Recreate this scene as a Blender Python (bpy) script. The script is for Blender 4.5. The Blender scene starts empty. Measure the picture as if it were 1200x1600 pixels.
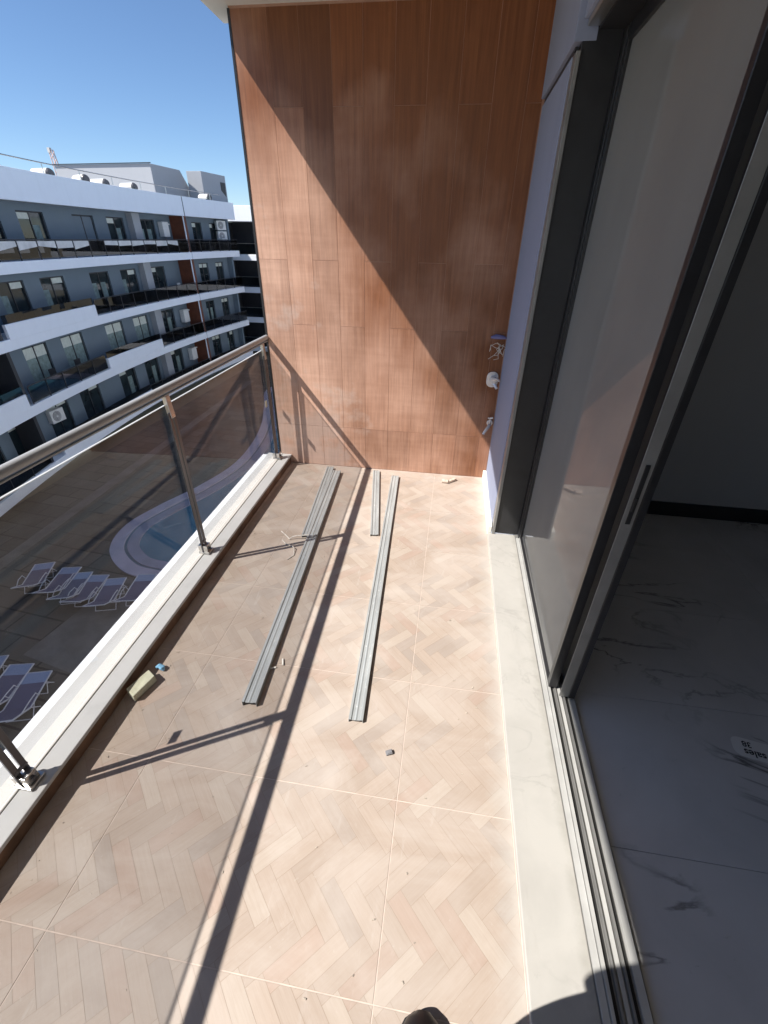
import bpy, bmesh, math, random
from mathutils import Vector, Matrix
random.seed(7)
SC = bpy.context.scene
COL = SC.collection

# ------------------------------------------------------------------ camera
cam_d = bpy.data.cameras.new('camera')
cam = bpy.data.objects.new('camera', cam_d)
COL.objects.link(cam)
SC.camera = cam
cam_d.sensor_fit = 'HORIZONTAL'
cam_d.sensor_width = 36.0
cam_d.lens = 36.0 * 688.0 / 1200.0
cam_d.clip_start = 0.02
cam_d.clip_end = 3000
CR = ((0.988692, 0.09158139, -0.11874758), (0.14917447, -0.51966515, 0.84124617), (0.01533351, -0.84944746, -0.52745038))
cam.matrix_world = Matrix(((CR[0][0], -CR[0][1], -CR[0][2], 0), (CR[1][0], -CR[1][1], -CR[1][2], 0),
                           (CR[2][0], -CR[2][1], -CR[2][2], 1.7), (0, 0, 0, 1)))

# ------------------------------------------------------------------ light
SUN = Vector((1.0, 0.56, -1.34)).normalized()
elev = math.asin(-SUN.z)
azim = math.atan2(-SUN.x, -SUN.y)
world = bpy.data.worlds.new('World')
SC.world = world
world.use_nodes = True
wn = world.node_tree.nodes
bg = wn['Background']
sky = wn.new('ShaderNodeTexSky')
sky.sky_type = 'NISHITA'
sky.sun_disc = False
sky.sun_elevation = elev
sky.sun_rotation = azim % (2 * math.pi)
sky.altitude = 50
sky.air_density = 0.85
sky.dust_density = 0.05
sky.ozone_density = 6.0
world.node_tree.links.new(sky.outputs[0], bg.inputs[0])
bg.inputs[1].default_value = 0.09
sun_d = bpy.data.lights.new('sun', 'SUN')
sun_d.energy = 5.0
sun_d.angle = math.radians(0.5)
sun_d.color = (1.0, 0.95, 0.88)
sun = bpy.data.objects.new('sun', sun_d)
COL.objects.link(sun)
sun.rotation_euler = SUN.to_track_quat('-Z', 'Y').to_euler()
sun.location = (-20, -10, 30)
SC.view_settings.view_transform = 'Standard'
SC.view_settings.look = 'None'
SC.view_settings.exposure = 0.75
SC.view_settings.gamma = 1.0
SC.view_settings.use_curve_mapping = False
SC.render.engine = 'CYCLES'
SC.cycles.max_bounces = 10
SC.cycles.transparent_max_bounces = 16

# ------------------------------------------------------------------ node helpers
class NM:
    def __init__(s, name):
        s.m = bpy.data.materials.new(name)
        s.m.use_nodes = True
        s.t = s.m.node_tree
        s.n = s.t.nodes
        s.p = s.n['Principled BSDF']
        s.out = s.n['Material Output']
    def new(s, ty, **kw):
        n = s.n.new(ty)
        for k, v in kw.items():
            setattr(n, k, v)
        return n
    def link(s, a, b):
        s.t.links.new(a, b)
    def set(s, **kw):
        for k, v in kw.items():
            s.p.inputs[k.replace('_', ' ')].default_value = v
    def pos(s):
        return s.new('ShaderNodeNewGeometry').outputs['Position']
    def objc(s):
        return s.new('ShaderNodeTexCoord').outputs['Object']
    def map(s, vec, scale=(1, 1, 1), rot=(0, 0, 0), loc=(0, 0, 0)):
        n = s.new('ShaderNodeMapping')
        n.inputs['Scale'].default_value = scale
        n.inputs['Rotation'].default_value = rot
        n.inputs['Location'].default_value = loc
        s.link(vec, n.inputs[0])
        return n.outputs[0]
    def noise(s, vec, scale, detail=4, rough=0.55, dist=0.0):
        n = s.new('ShaderNodeTexNoise')
        n.inputs['Scale'].default_value = scale
        n.inputs['Detail'].default_value = detail
        n.inputs['Roughness'].default_value = rough
        n.inputs['Distortion'].default_value = dist
        s.link(vec, n.inputs['Vector'])
        return n.outputs[0]
    def ramp(s, fac, stops):
        n = s.new('ShaderNodeValToRGB')
        e = n.color_ramp.elements
        while len(e) < len(stops):
            e.new(0.5)
        for i, (p, c) in enumerate(stops):
            e[i].position = p
            e[i].color = (*c, 1) if len(c) == 3 else c
        s.link(fac, n.inputs[0])
        return n.outputs[0]
    def f(s, fac, a, b):
        return s.ramp(fac, [(a, (0, 0, 0)), (b, (1, 1, 1))])
    def mix(s, fac, a, b, mode='MIX'):
        n = s.new('ShaderNodeMix', data_type='RGBA', blend_type=mode)
        for sock, v in ((n.inputs[0], fac), (n.inputs[6], a), (n.inputs[7], b)):
            if isinstance(v, bpy.types.NodeSocket):
                s.link(v, sock)
            else:
                sock.default_value = v if isinstance(v, (int, float)) else ((*v, 1) if len(v) == 3 else v)
        return n.outputs[2]
    def math(s, op, a, b=0.0):
        n = s.new('ShaderNodeMath', operation=op)
        for sock, v in ((n.inputs[0], a), (n.inputs[1], b)):
            if isinstance(v, bpy.types.NodeSocket):
                s.link(v, sock)
            else:
                sock.default_value = v
        return n.outputs[0]
    def bump(s, h, strength=0.2, dist=0.002):
        n = s.new('ShaderNodeBump')
        n.inputs['Strength'].default_value = strength
        n.inputs['Distance'].default_value = dist
        s.link(h, n.inputs['Height'])
        s.link(n.outputs[0], s.p.inputs['Normal'])

def plain(name, col, rough=0.5, metal=0.0, var=0.12, scale=6.0, spec=0.5, bump=0.0):
    m = NM(name)
    n = m.noise(m.pos(), scale, 5)
    lo = tuple(c * (1 - var) for c in col)
    hi = tuple(min(1, c * (1 + var)) for c in col)
    m.link(m.ramp(n, [(0.3, lo), (0.7, hi)]), m.p.inputs['Base Color'])
    m.set(Roughness=rough, Metallic=metal)
    m.p.inputs['Specular IOR Level'].default_value = spec
    if bump:
        m.bump(m.noise(m.pos(), scale * 12, 4), bump, 0.003)
    return m.m

M = {}
# floor tiles with a printed herringbone of pale oak strips
def mk_tile():
    m = NM('wood_print_tile')
    at = m.new('ShaderNodeAttribute', attribute_name='strip')
    uv = m.new('ShaderNodeTexCoord').outputs['UV']
    g = m.noise(m.map(uv, (7, 130, 1)), 1.0, 6, 0.65, 0.4)
    g2 = m.noise(m.map(uv, (14, 380, 1)), 1.0, 3, 0.6)
    c = m.mix(m.f(g, 0.35, 0.70), at.outputs['Color'], m.mix(0.16, at.outputs['Color'], (0.22, 0.15, 0.10)))
    c = m.mix(m.math('MULTIPLY', m.f(g2, 0.52, 0.75), 0.2), c, (0.28, 0.20, 0.145))
    p = m.pos()
    d = m.noise(m.map(p, (1.0, 1.6, 1)), 2.3, 7, 0.62, 0.8)
    c = m.mix(m.math('MULTIPLY', m.f(d, 0.42, 0.70), 0.62), c, (0.50, 0.445, 0.40))
    d2 = m.noise(m.map(p, (9, 2.2, 1), (0, 0, 0.9)), 2.0, 6, 0.7, 0.6)
    c = m.mix(m.math('MULTIPLY', m.f(d2, 0.60, 0.80), 0.40), c, (0.55, 0.515, 0.485))
    d3 = m.noise(p, 38, 3, 0.7)
    c = m.mix(m.math('MULTIPLY', m.f(d3, 0.66, 0.80), 0.35), c, (0.56, 0.53, 0.49))
    sp = m.new('ShaderNodeSeparateXYZ'); m.link(p, sp.inputs[0])
    ed = m.math('ADD', sp.outputs[0], m.math('MULTIPLY', m.math('SUBTRACT', m.noise(m.map(p, (3, 5, 1)), 2.0, 6, 0.7), 0.5), 0.16))
    c = m.mix(m.math('MULTIPLY', m.f(ed, 0.27, 0.36), 0.6), c, (0.45, 0.43, 0.40))
    m.link(c, m.p.inputs['Base Color'])
    rr = m.ramp(d, [(0.35, (0.42,) * 3), (0.7, (0.68,) * 3)])
    m.link(rr, m.p.inputs['Roughness'])
    m.p.inputs['Specular IOR Level'].default_value = 0.35
    m.bump(g, 0.08, 0.001)
    return m.m
M['tile'] = mk_tile()
M['grout'] = plain('tile_grout', (0.55, 0.46, 0.40), 0.9, var=0.15, scale=20)

def mk_wood():
    m = NM('wood_look_wall_tile')
    oi = m.new('ShaderNodeObjectInfo')
    p = m.pos()
    off = m.new('ShaderNodeVectorMath', operation='ADD')
    cmb = m.new('ShaderNodeCombineXYZ')
    m.link(m.math('MULTIPLY', oi.outputs['Random'], 37.0), cmb.inputs[0])
    m.link(m.math('MULTIPLY', oi.outputs['Random'], 91.0), cmb.inputs[2])
    m.link(p, off.inputs[0]); m.link(cmb.outputs[0], off.inputs[1])
    g = m.noise(m.map(off.outputs[0], (55, 55, 2.4)), 1.0, 7, 0.62, 0.5)
    g2 = m.noise(m.map(off.outputs[0], (210, 210, 5)), 1.0, 4, 0.6)
    base = m.ramp(g, [(0.30, (0.142, 0.048, 0.017)), (0.52, (0.198, 0.071, 0.026)), (0.72, (0.246, 0.096, 0.036))])
    base = m.mix(m.math('MULTIPLY', m.f(g2, 0.5, 0.75), 0.22), base, (0.13, 0.036, 0.013))
    tint = m.ramp(oi.outputs['Random'], [(0.0, (0.84, 0.83, 0.83)), (0.5, (1, 1, 1)), (1.0, (1.15, 1.10, 1.04))])
    base = m.mix(1.0, base, tint, 'MULTIPLY')
    # cement haze left by the grouting: cross-wise wipes and clouds, plus painted sunlit paleness
    h0 = m.noise(m.map(p, (1.3, 1, 1.0)), 1.3, 8, 0.48, 0.1)
    sp = m.new('ShaderNodeSeparateXYZ'); m.link(p, sp.inputs[0])
    # gradient thickens the haze low and left, painting in the sunlit part
    sun_grad = m.math('ADD', m.math('MULTIPLY', sp.outputs[0], -0.33), m.math('MULTIPLY', sp.outputs[2], -0.19))
    h = m.math('ADD', h0, m.math('ADD', sun_grad, m.math('ADD', 0.005, m.math('MULTIPLY', oi.outputs['Random'], 0.05))))
    w = m.noise(m.map(p, (2.2, 2, 30)), 1.0, 6, 0.6, 0.1)
    w2 = m.noise(p, 7.0, 7, 0.68, 0.2)
    haze_sun = m.math('MULTIPLY', m.f(h, 0.27, 0.74), m.math('ADD', 0.44, m.math('ADD', m.math('ADD', m.math('MULTIPLY', m.f(w, 0.3, 0.75), 0.16), m.math('MULTIPLY', m.f(g, 0.3, 0.7), 0.26)), m.math('MULTIPLY', m.f(w2, 0.25, 0.8), 0.16))))
    base = m.mix(haze_sun, base, (0.78, 0.50, 0.375))
    s = m.noise(m.map(p, (4.5, 1, 5)), 1.0, 5, 0.6, 0.1)
    base = m.mix(m.math('MULTIPLY', m.f(m.math('ADD', s, sun_grad), 0.72, 0.86), 0.28), base, (0.60, 0.55, 0.51))
    m.link(base, m.p.inputs['Base Color'])
    m.link(m.ramp(h, [(0.3, (0.38,) * 3), (0.7, (0.62,) * 3)]), m.p.inputs['Roughness'])
    m.p.inputs['Specular IOR Level'].default_value = 0.4
    m.bump(g, 0.10, 0.001)
    return m.m
M['wood'] = mk_wood()
M['wood_grout'] = plain('wall_grout', (0.42, 0.25, 0.18), 0.9, scale=14)

def mk_marble(name, base, vein, vs=1.6, rough=0.22, amount=0.9, edge=None):
    m = NM(name)
    p = m.pos()
    n = m.noise(m.map(p, (1, 1.7, 1), (0, 0, 0.5)), vs, 7, 0.55, 1.6)
    v = m.math('ABSOLUTE', m.math('SUBTRACT', n, 0.5))
    vv = m.ramp(v, [(0.0, (1, 1, 1)), (0.020, (0, 0, 0))])
    gate = m.f(m.noise(p, vs * 1.1, 3), 0.46, 0.60)
    c = m.mix(m.math('MULTIPLY', m.math('MULTIPLY', vv, gate), amount), base, vein)
    cl = m.noise(p, vs * 2.2, 5, 0.6, 0.4)
    c = m.mix(m.math('MULTIPLY', m.f(cl, 0.40, 0.70), 0.42), c, tuple(x * 0.72 for x in base))
    d = m.noise(p, 26, 3, 0.7)
    c = m.mix(m.math('MULTIPLY', m.f(d, 0.68, 0.80), 0.4), c, tuple(x * 0.45 for x in base))
    if edge:
        sp = m.new('ShaderNodeSeparateXYZ'); m.link(p, sp.inputs[0])
        ed = m.math('ADD', sp.outputs[0], m.math('MULTIPLY', m.math('SUBTRACT', m.noise(m.map(p, (4, 6, 1)), 2.0, 6, 0.7), 0.5), 0.07))
        c = m.mix(m.math('MULTIPLY', m.f(ed, edge, edge + 0.03), 0.6), c, (0.29, 0.28, 0.25))
        sm = m.noise(m.map(p, (14, 2.5, 1), (0, 0, 0.3)), 1.0, 6, 0.7, 0.4)
        c = m.mix(m.math('MULTIPLY', m.f(sm, 0.58, 0.78), 0.4), c, (0.33, 0.31, 0.28))
    m.link(c, m.p.inputs['Base Color'])
    m.set(Roughness=rough)
    return m.m
M['sill'] = mk_marble('white_marble_sill', (0.44, 0.425, 0.395), (0.30, 0.29, 0.27), 2.2, 0.35, 0.5, 0.500)
M['marble'] = mk_marble('veined_marble_tile', (0.52, 0.525, 0.54), (0.03, 0.028, 0.028), 1.25, 0.14, 0.85)

def mk_paint(name, col, dirt=0.25, rough=0.85):
    m = NM(name)
    p = m.pos()
    n = m.noise(m.map(p, (1, 1, 0.45)), 2.4, 6, 0.6)
    c = m.mix(m.math('MULTIPLY', m.f(n, 0.42, 0.78), dirt), col, tuple(x * 0.72 for x in col))
    s = m.noise(m.map(p, (7, 7, 0.6)), 1.0, 5, 0.65)
    c = m.mix(m.math('MULTIPLY', m.f(s, 0.55, 0.8), dirt * 0.8), c, tuple(x * 0.6 for x in col))
    m.link(c, m.p.inputs['Base Color'])
    m.set(Roughness=rough)
    m.bump(m.noise(p, 90, 4), 0.12, 0.002)
    return m.m
M['paint'] = mk_paint('grey_white_paint', (0.27, 0.305, 0.42), 0.3)
M['inner_paint'] = mk_paint('interior_paint', (0.40, 0.40, 0.40), 0.1)
M['soffit'] = mk_paint('cream_soffit', (0.76, 0.74, 0.68), 0.12)
M['fascia'] = mk_paint('white_fascia', (0.86, 0.885, 0.93), 0.13)
M['facade'] = mk_paint('blue_grey_facade', (0.16, 0.205, 0.245), 0.15)
M['pent'] = mk_paint('pale_grey_roof_room', (0.37, 0.385, 0.41), 0.12)
M['brown_far'] = plain('far_wood_cladding', (0.15, 0.045, 0.02), 0.6, var=0.25, scale=3)
M['ledge_cream'] = mk_paint('cream_stone_ledge', (0.74, 0.71, 0.66), 0.35, 0.6)
M['ledge_grey'] = mk_paint('grey_stone_ledge', (0.56, 0.56, 0.55), 0.5, 0.6)
M['kerb_brown'] = plain('dirty_brown_kerb_tile', (0.21, 0.12, 0.072), 0.7, var=0.45, scale=9, bump=0.2)

def mk_metal(name, col, rough, streak=(2, 60, 2), var=0.25):
    m = NM(name)
    n = m.noise(m.map(m.objc(), streak), 1.0, 5, 0.6)
    m.link(m.ramp(n, [(0.3, tuple(c * (1 - var) for c in col)), (0.7, col)]), m.p.inputs['Base Color'])
    m.link(m.ramp(n, [(0.3, (rough * 1.3,) * 3), (0.7, (rough * 0.8,) * 3)]), m.p.inputs['Roughness'])
    m.set(Metallic=1.0)
    return m.m
M['steel'] = mk_metal('brushed_steel', (0.60, 0.58, 0.55), 0.30, (30, 1.5, 30))
M['rail_paint'] = plain('satin_grey_rail', (0.34, 0.345, 0.345), 0.30, 0.0, var=0.1, scale=5)
M['dark_steel'] = mk_metal('dark_steel_bar', (0.15, 0.15, 0.165), 0.30, (20, 20, 2))
M['chrome'] = plain('satin_chrome', (0.72, 0.70, 0.68), 0.25, 0.3, var=0.06, scale=20)
def mk_galv():
    m = NM('galvanised_steel')
    p = m.objc()
    n = m.noise(m.map(p, (22, 3, 22)), 1.0, 6, 0.65, 0.5)
    n2 = m.noise(m.map(p, (60, 26, 60)), 1.0, 4, 0.7)
    c = m.ramp(n, [(0.28, (0.30, 0.315, 0.315)), (0.55, (0.42, 0.44, 0.44)), (0.75, (0.54, 0.56, 0.55))])
    c = m.mix(m.math('MULTIPLY', m.f(n2, 0.62, 0.72), 0.7), c, (0.72, 0.72, 0.70))
    m.link(c, m.p.inputs['Base Color'])
    m.link(m.ramp(n, [(0.3, (0.55,) * 3), (0.7, (0.38,) * 3)]), m.p.inputs['Roughness'])
    m.set(Metallic=0.25)
    m.bump(n2, 0.15, 0.001)
    return m.m
M['galv'] = mk_galv()
M['black_alu'] = plain('black_powder_coat', (0.020, 0.020, 0.022), 0.32, var=0.2, scale=10)
M['grey_alu'] = mk_metal('mill_aluminium', (0.58, 0.58, 0.56), 0.38, (20, 1.5, 20), 0.2)
M['warm_alu'] = plain('grey_aluminium_frame', (0.25, 0.248, 0.24), 0.42, 0.35, var=0.12, scale=8)
M['pale_alu'] = plain('pale_aluminium_track', (0.55, 0.55, 0.53), 0.4, 0.3, var=0.1, scale=9)
M['rubber'] = plain('black_rubber', (0.012, 0.012, 0.012), 0.7)

def mk_glass(name, tint, f0=0.06, fmax=1.0, *, gloss_rough=0.0, dust=0.0, dust_col=(0.4, 0.4, 0.4)):
    m = NM(name)
    m.n.remove(m.p)
    tr = m.new('ShaderNodeBsdfTransparent')
    tr.inputs[0].default_value = (*tint, 1)
    gl = m.new('ShaderNodeBsdfGlossy')
    gl.inputs['Roughness'].default_value = gloss_rough
    gl.inputs['Color'].default_value = (1, 1, 1, 1)
    ge = m.new('ShaderNodeNewGeometry')
    dt = m.new('ShaderNodeVectorMath', operation='DOT_PRODUCT')
    m.link(ge.outputs['Incoming'], dt.inputs[0]); m.link(ge.outputs['Normal'], dt.inputs[1])
    c1 = m.math('SUBTRACT', 1.0, m.math('ABSOLUTE', dt.outputs['Value']))
    fr = m.math('ADD', f0, m.math('MULTIPLY', m.math('POWER', c1, 5.0), fmax - f0))
    mx = m.new('ShaderNodeMixShader')
    m.link(fr, mx.inputs[0])
    m.link(tr.outputs[0], mx.inputs[1]); m.link(gl.outputs[0], mx.inputs[2])
    last = mx.outputs[0]
    if dust:
        df = m.new('ShaderNodeBsdfDiffuse')
        df.inputs[0].default_value = (*dust_col, 1)
        p = m.pos()
        n = m.noise(m.map(p, (1.4, 1.4, 0.9)), 1.2, 5, 0.5)
        n2 = m.noise(p, 120, 2, 0.7)
        a = m.math('ADD', m.math('ADD', dust * 0.78, m.math('MULTIPLY', m.f(n, 0.2, 0.85), dust * 0.32)), m.math('MULTIPLY', m.f(n2, 0.74, 0.82), dust * 0.25))
        m2 = m.new('ShaderNodeMixShader')
        m.link(a, m2.inputs[0]); m.link(last, m2.inputs[1]); m.link(df.outputs[0], m2.inputs[2])
        last = m2.outputs[0]
    m.link(last, m.out.inputs[0])
    return m.m
M['rail_glass'] = mk_glass('smoked_glass', (0.775, 0.775, 0.775), 0.026, dust=0.006)
M['edge_glass'] = mk_glass('polished_glass_edge', (0.8, 0.82, 0.82), 0.05, dust=0.55, dust_col=(0.8, 0.82, 0.82))
M['door_glass'] = mk_glass('dusty_door_glass', (0.6, 0.6, 0.6), 0.04, 1.0, dust=0.46, dust_col=(0.40, 0.395, 0.375), gloss_rough=0.02)
M['far_rail_glass'] = mk_glass('far_smoked_glass', (0.25, 0.26, 0.28), 0.05)
def mk_farglass():
    m = NM('dark_window_glass')
    n = m.noise(m.pos(), 0.9, 3)
    m.link(m.ramp(n, [(0.3, (0.012, 0.018, 0.022)), (0.7, (0.03, 0.045, 0.05))]), m.p.inputs['Base Color'])
    m.set(Roughness=0.04)
    return m.m
M['farglass'] = mk_farglass()
M['curtain'] = plain('grey_green_curtain', (0.20, 0.27, 0.26), 0.8, var=0.3, scale=5)
M['pane_refl'] = plain('pale_pane_reflection', (0.62, 0.66, 0.60), 0.8, var=0.1)
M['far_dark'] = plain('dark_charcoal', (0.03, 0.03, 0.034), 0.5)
M['far_white'] = plain('white_plastic', (0.74, 0.74, 0.72), 0.5, var=0.06)
M['pale_panel'] = plain('pale_reflection_and_mast_panel', (0.62, 0.61, 0.60), 0.4, var=0.15, scale=2)  # pale grey of the painted balustrade reflections and the mast panel
M['tank'] = plain('dark_tank_end', (0.07, 0.07, 0.08), 0.4)
M['grey_plastic'] = plain('grey_grille', (0.18, 0.18, 0.19), 0.5)
M['foam'] = plain('pale_olive_foam', (0.54, 0.54, 0.41), 0.95, var=0.14, scale=24, bump=0.3)
M['blue'] = plain('light_blue_plastic', (0.24, 0.50, 0.74), 0.35, var=0.3, scale=40)
M['white_bit'] = plain('white_plastic_spacer', (0.78, 0.76, 0.70), 0.6)
M['wood_bit'] = plain('pale_wood_chip', (0.55, 0.44, 0.36), 0.8, var=0.35, scale=50)
M['debris'] = plain('mortar_crumb', (0.42, 0.37, 0.31), 0.9, var=0.5, scale=60)
M['wire'] = plain('pale_wire', (0.62, 0.58, 0.52), 0.5)
M['wire_box'] = plain('blue_grey_conduit', (0.13, 0.13, 0.28), 0.6)
M['paper'] = plain('white_paper', (0.62, 0.63, 0.63), 0.8, var=0.05)
M['ink'] = plain('black_ink', (0.012, 0.012, 0.013), 0.7)
M['thread'] = plain('dusty_strap', (0.55, 0.51, 0.46), 0.7, var=0.3, scale=60)
M['sticker'] = plain('cream_sticker', (0.66, 0.64, 0.50), 0.6)
M['trouser'] = plain('black_cloth', (0.014, 0.013, 0.015), 0.9, var=0.3, scale=30, bump=0.3)
M['shoe'] = plain('black_leather', (0.010, 0.007, 0.007), 0.35, var=0.3, scale=50, bump=0.1)
M['shirt'] = plain('dark_shirt', (0.05, 0.055, 0.07), 0.9, var=0.2)
M['skin'] = plain('skin', (0.50, 0.33, 0.25), 0.55, var=0.08)
M['hair'] = plain('dark_hair', (0.02, 0.015, 0.012), 0.6)
M['phone'] = plain('phone_black', (0.01, 0.01, 0.012), 0.2)

def mk_deck():
    m = NM('dark_deck_stone')
    p = m.pos()
    b = m.new('ShaderNodeTexBrick')
    b.inputs['Scale'].default_value = 1.0
    b.inputs['Brick Width'].default_value = 1.6
    b.inputs['Row Height'].default_value = 0.9
    b.inputs['Mortar Size'].default_value = 0.035
    b.inputs['Color1'].default_value = (0.060, 0.056, 0.050, 1)
    b.inputs['Color2'].default_value = (0.12, 0.113, 0.10, 1)
    b.inputs['Mortar'].default_value = (0.02, 0.02, 0.02, 1)
    m.link(m.map(p, (1, 1, 1), (0, 0, 0.1)), b.inputs[0])
    n = m.noise(p, 0.5, 6, 0.6, 0.5)
    c = m.mix(m.math('MULTIPLY', m.f(n, 0.4, 0.7), 0.45), b.outputs[0], (0.17, 0.16, 0.14))
    n2 = m.noise(m.map(p, (1, 0.3, 1), (0, 0, 0.35)), 1.3, 5, 0.6)
    c = m.mix(m.math('MULTIPLY', m.f(n2, 0.55, 0.7), 0.5), c, (0.05, 0.05, 0.05))
    m.link(c, m.p.inputs['Base Color'])
    m.set(Roughness=0.7)
    return m.m
M['deck'] = mk_deck()
def mk_ground():
    m = NM('sandy_ground')
    p = m.pos()
    n = m.noise(p, 0.06, 8, 0.6, 0.5)
    m.link(m.ramp(n, [(0.35, (0.30, 0.25, 0.18)), (0.6, (0.22, 0.20, 0.14)), (0.75, (0.09, 0.11, 0.05))]), m.p.inputs['Base Color'])
    m.set(Roughness=0.95)
    return m.m
M['ground'] = mk_ground()
M['coping'] = plain('pale_lilac_coping', (0.50, 0.47, 0.58), 0.6, var=0.12, scale=1.2)
M['coping_dark'] = plain('grey_pool_step', (0.32, 0.34, 0.45), 0.5, var=0.12, scale=1.2)
M['pool_floor'] = plain('blue_pool_floor', (0.10, 0.20, 0.27), 0.5, var=0.12, scale=0.8)
def mk_water():
    m = NM('pool_water')
    m.set(Roughness=0.02, IOR=1.33)
    m.p.inputs['Base Color'].default_value = (0.075, 0.23, 0.34, 1)
    m.bump(m.noise(m.pos(), 2.2, 4), 0.12, 0.02)
    return m.m
M['water'] = mk_water()
M['sling'] = plain('slate_sling_fabric', (0.13, 0.13, 0.22), 0.85, var=0.15, scale=30)
M['sling_light'] = plain('pale_blue_sling_foot', (0.30, 0.38, 0.55), 0.85, var=0.1, scale=30)
M['lounger'] = plain('white_lounger_frame', (0.60, 0.60, 0.64), 0.4, var=0.05)

# ------------------------------------------------------------------ mesh helpers
class MB:
    def __init__(s):
        s.v = []; s.f = []; s.map = None
    def add(s, vs, fs):
        o = len(s.v)
        s.v += [Vector(v) for v in vs]
        s.f += [tuple(i + o for i in f) for f in fs]
        return s
    def hexa(s, c):
        return s.add(c, [(0, 3, 2, 1), (4, 5, 6, 7), (0, 1, 5, 4), (1, 2, 6, 5), (2, 3, 7, 6), (3, 0, 4, 7)])
    def box(s, x0, x1, y0, y1, z0, z1):
        return s.hexa([(x0, y0, z0), (x1, y0, z0), (x1, y1, z0), (x0, y1, z0), (x0, y0, z1), (x1, y0, z1), (x1, y1, z1), (x0, y1, z1)])
    def obox(s, c, dx, dy, dz):
        c = Vector(c); dx = Vector(dx) / 2; dy = Vector(dy) / 2; dz = Vector(dz) / 2
        return s.hexa([c - dx - dy - dz, c + dx - dy - dz, c + dx + dy - dz, c - dx + dy - dz,
                       c - dx - dy + dz, c + dx - dy + dz, c + dx + dy + dz, c - dx + dy + dz])
    def bar(s, a, b, w, h, up=(0, 0, 1)):
        a = Vector(a); b = Vector(b); d = b - a
        side = d.cross(Vector(up)).normalized()
        u = side.cross(d).normalized()
        return s.obox((a + b) / 2, d, side * w, u * h)
    def tube(s, pts, r, n=10, caps=True):
        pts = [Vector(p) for p in pts]
        rs = r if isinstance(r, (list, tuple)) else [r] * len(pts)
        rings = []
        prev = None
        for i, p in enumerate(pts):
            d = (pts[min(i + 1, len(pts) - 1)] - pts[max(i - 1, 0)]).normalized()
            if prev is None:
                a = d.cross(Vector((0, 0, 1)))
                if a.length < 1e-3: a = d.cross(Vector((1, 0, 0)))
            else:
                a = prev - d * prev.dot(d)
            a.normalize(); prev = a
            b = d.cross(a)
            rings.append([p + (a * math.cos(t) + b * math.sin(t)) * rs[i] for t in [2 * math.pi * k / n for k in range(n)]])
        vs = [v for rg in rings for v in rg]
        fs = []
        for i in range(len(pts) - 1):
            for k in range(n):
                k2 = (k + 1) % n
                fs.append((i * n + k, i * n + k2, (i + 1) * n + k2, (i + 1) * n + k))
        if caps:
            fs.append(tuple(range(n - 1, -1, -1)))
            fs.append(tuple((len(pts) - 1) * n + k for k in range(n)))
        return s.add(vs, fs)
    def prism(s, poly, z0, z1):
        n = len(poly)
        vs = [(x, y, z0) for x, y in poly] + [(x, y, z1) for x, y in poly]
        fs = [tuple(range(n - 1, -1, -1)), tuple(range(n, 2 * n))]
        fs += [(i, (i + 1) % n, n + (i + 1) % n, n + i) for i in range(n)]
        return s.add(vs, fs)
    def extrude(s, poly3, d):
        n = len(poly3); d = Vector(d)
        vs = [Vector(p) for p in poly3] + [Vector(p) + d for p in poly3]
        fs = [tuple(range(n - 1, -1, -1)), tuple(range(n, 2 * n))]
        fs += [(i, (i + 1) % n, n + (i + 1) % n, n + i) for i in range(n)]
        return s.add(vs, fs)

def props(o, label=None, cat=None, group=None, kind=None):
    if label: o['label'] = label
    if cat: o['category'] = cat
    if group: o['group'] = group
    if kind: o['kind'] = kind
    return o

def empty(name, loc, label, cat, group=None, rz=0.0):
    o = bpy.data.objects.new(name, None)
    o.empty_display_size = 0.1
    COL.objects.link(o)
    o.location = loc
    o.rotation_euler = (0, 0, rz)
    return props(o, label, cat, group)

def rootloc(o):
    p = Vector((0, 0, 0))
    while o is not None:
        p += Vector(o.location); o = o.parent
    return p

def obj(name, mb, mat, parent=None, bevel=0.0, smooth=False, base=None, seg=2):
    """one mesh object; mb holds world coordinates (or local ones when base is given and parent is None)"""
    me = bpy.data.meshes.new(name)
    off = Vector((0, 0, 0))
    if parent is not None:
        off = rootloc(parent)
    elif base is not None:
        off = Vector(base)
    else:
        xs = [v.x for v in mb.v]; ys = [v.y for v in mb.v]; zs = [v.z for v in mb.v]
        off = Vector(((min(xs) + max(xs)) / 2, (min(ys) + max(ys)) / 2, min(zs)))
    me.from_pydata([tuple(v - off) for v in mb.v], [], mb.f)
    me.validate()
    bm = bmesh.new(); bm.from_mesh(me)
    bmesh.ops.recalc_face_normals(bm, faces=bm.faces)
    bm.to_mesh(me); bm.free()
    me.materials.append(mat)
    if smooth:
        me.shade_smooth()
        try: me.set_sharp_from_angle(angle=math.radians(40))
        except Exception: pass
    o = bpy.data.objects.new(name, me)
    COL.objects.link(o)
    if parent is not None:
        o.parent = parent
    else:
        o.location = off
    if bevel:
        b = o.modifiers.new('bevel', 'BEVEL')
        b.width = bevel; b.segments = seg; b.limit_method = 'ANGLE'; b.angle_limit = math.radians(40)
    return o

def copy_tree(o, parent=None):
    c = o.copy(); COL.objects.link(c)
    if parent is not None: c.parent = parent
    for ch in list(o.children): copy_tree(ch, c)
    return c

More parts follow.
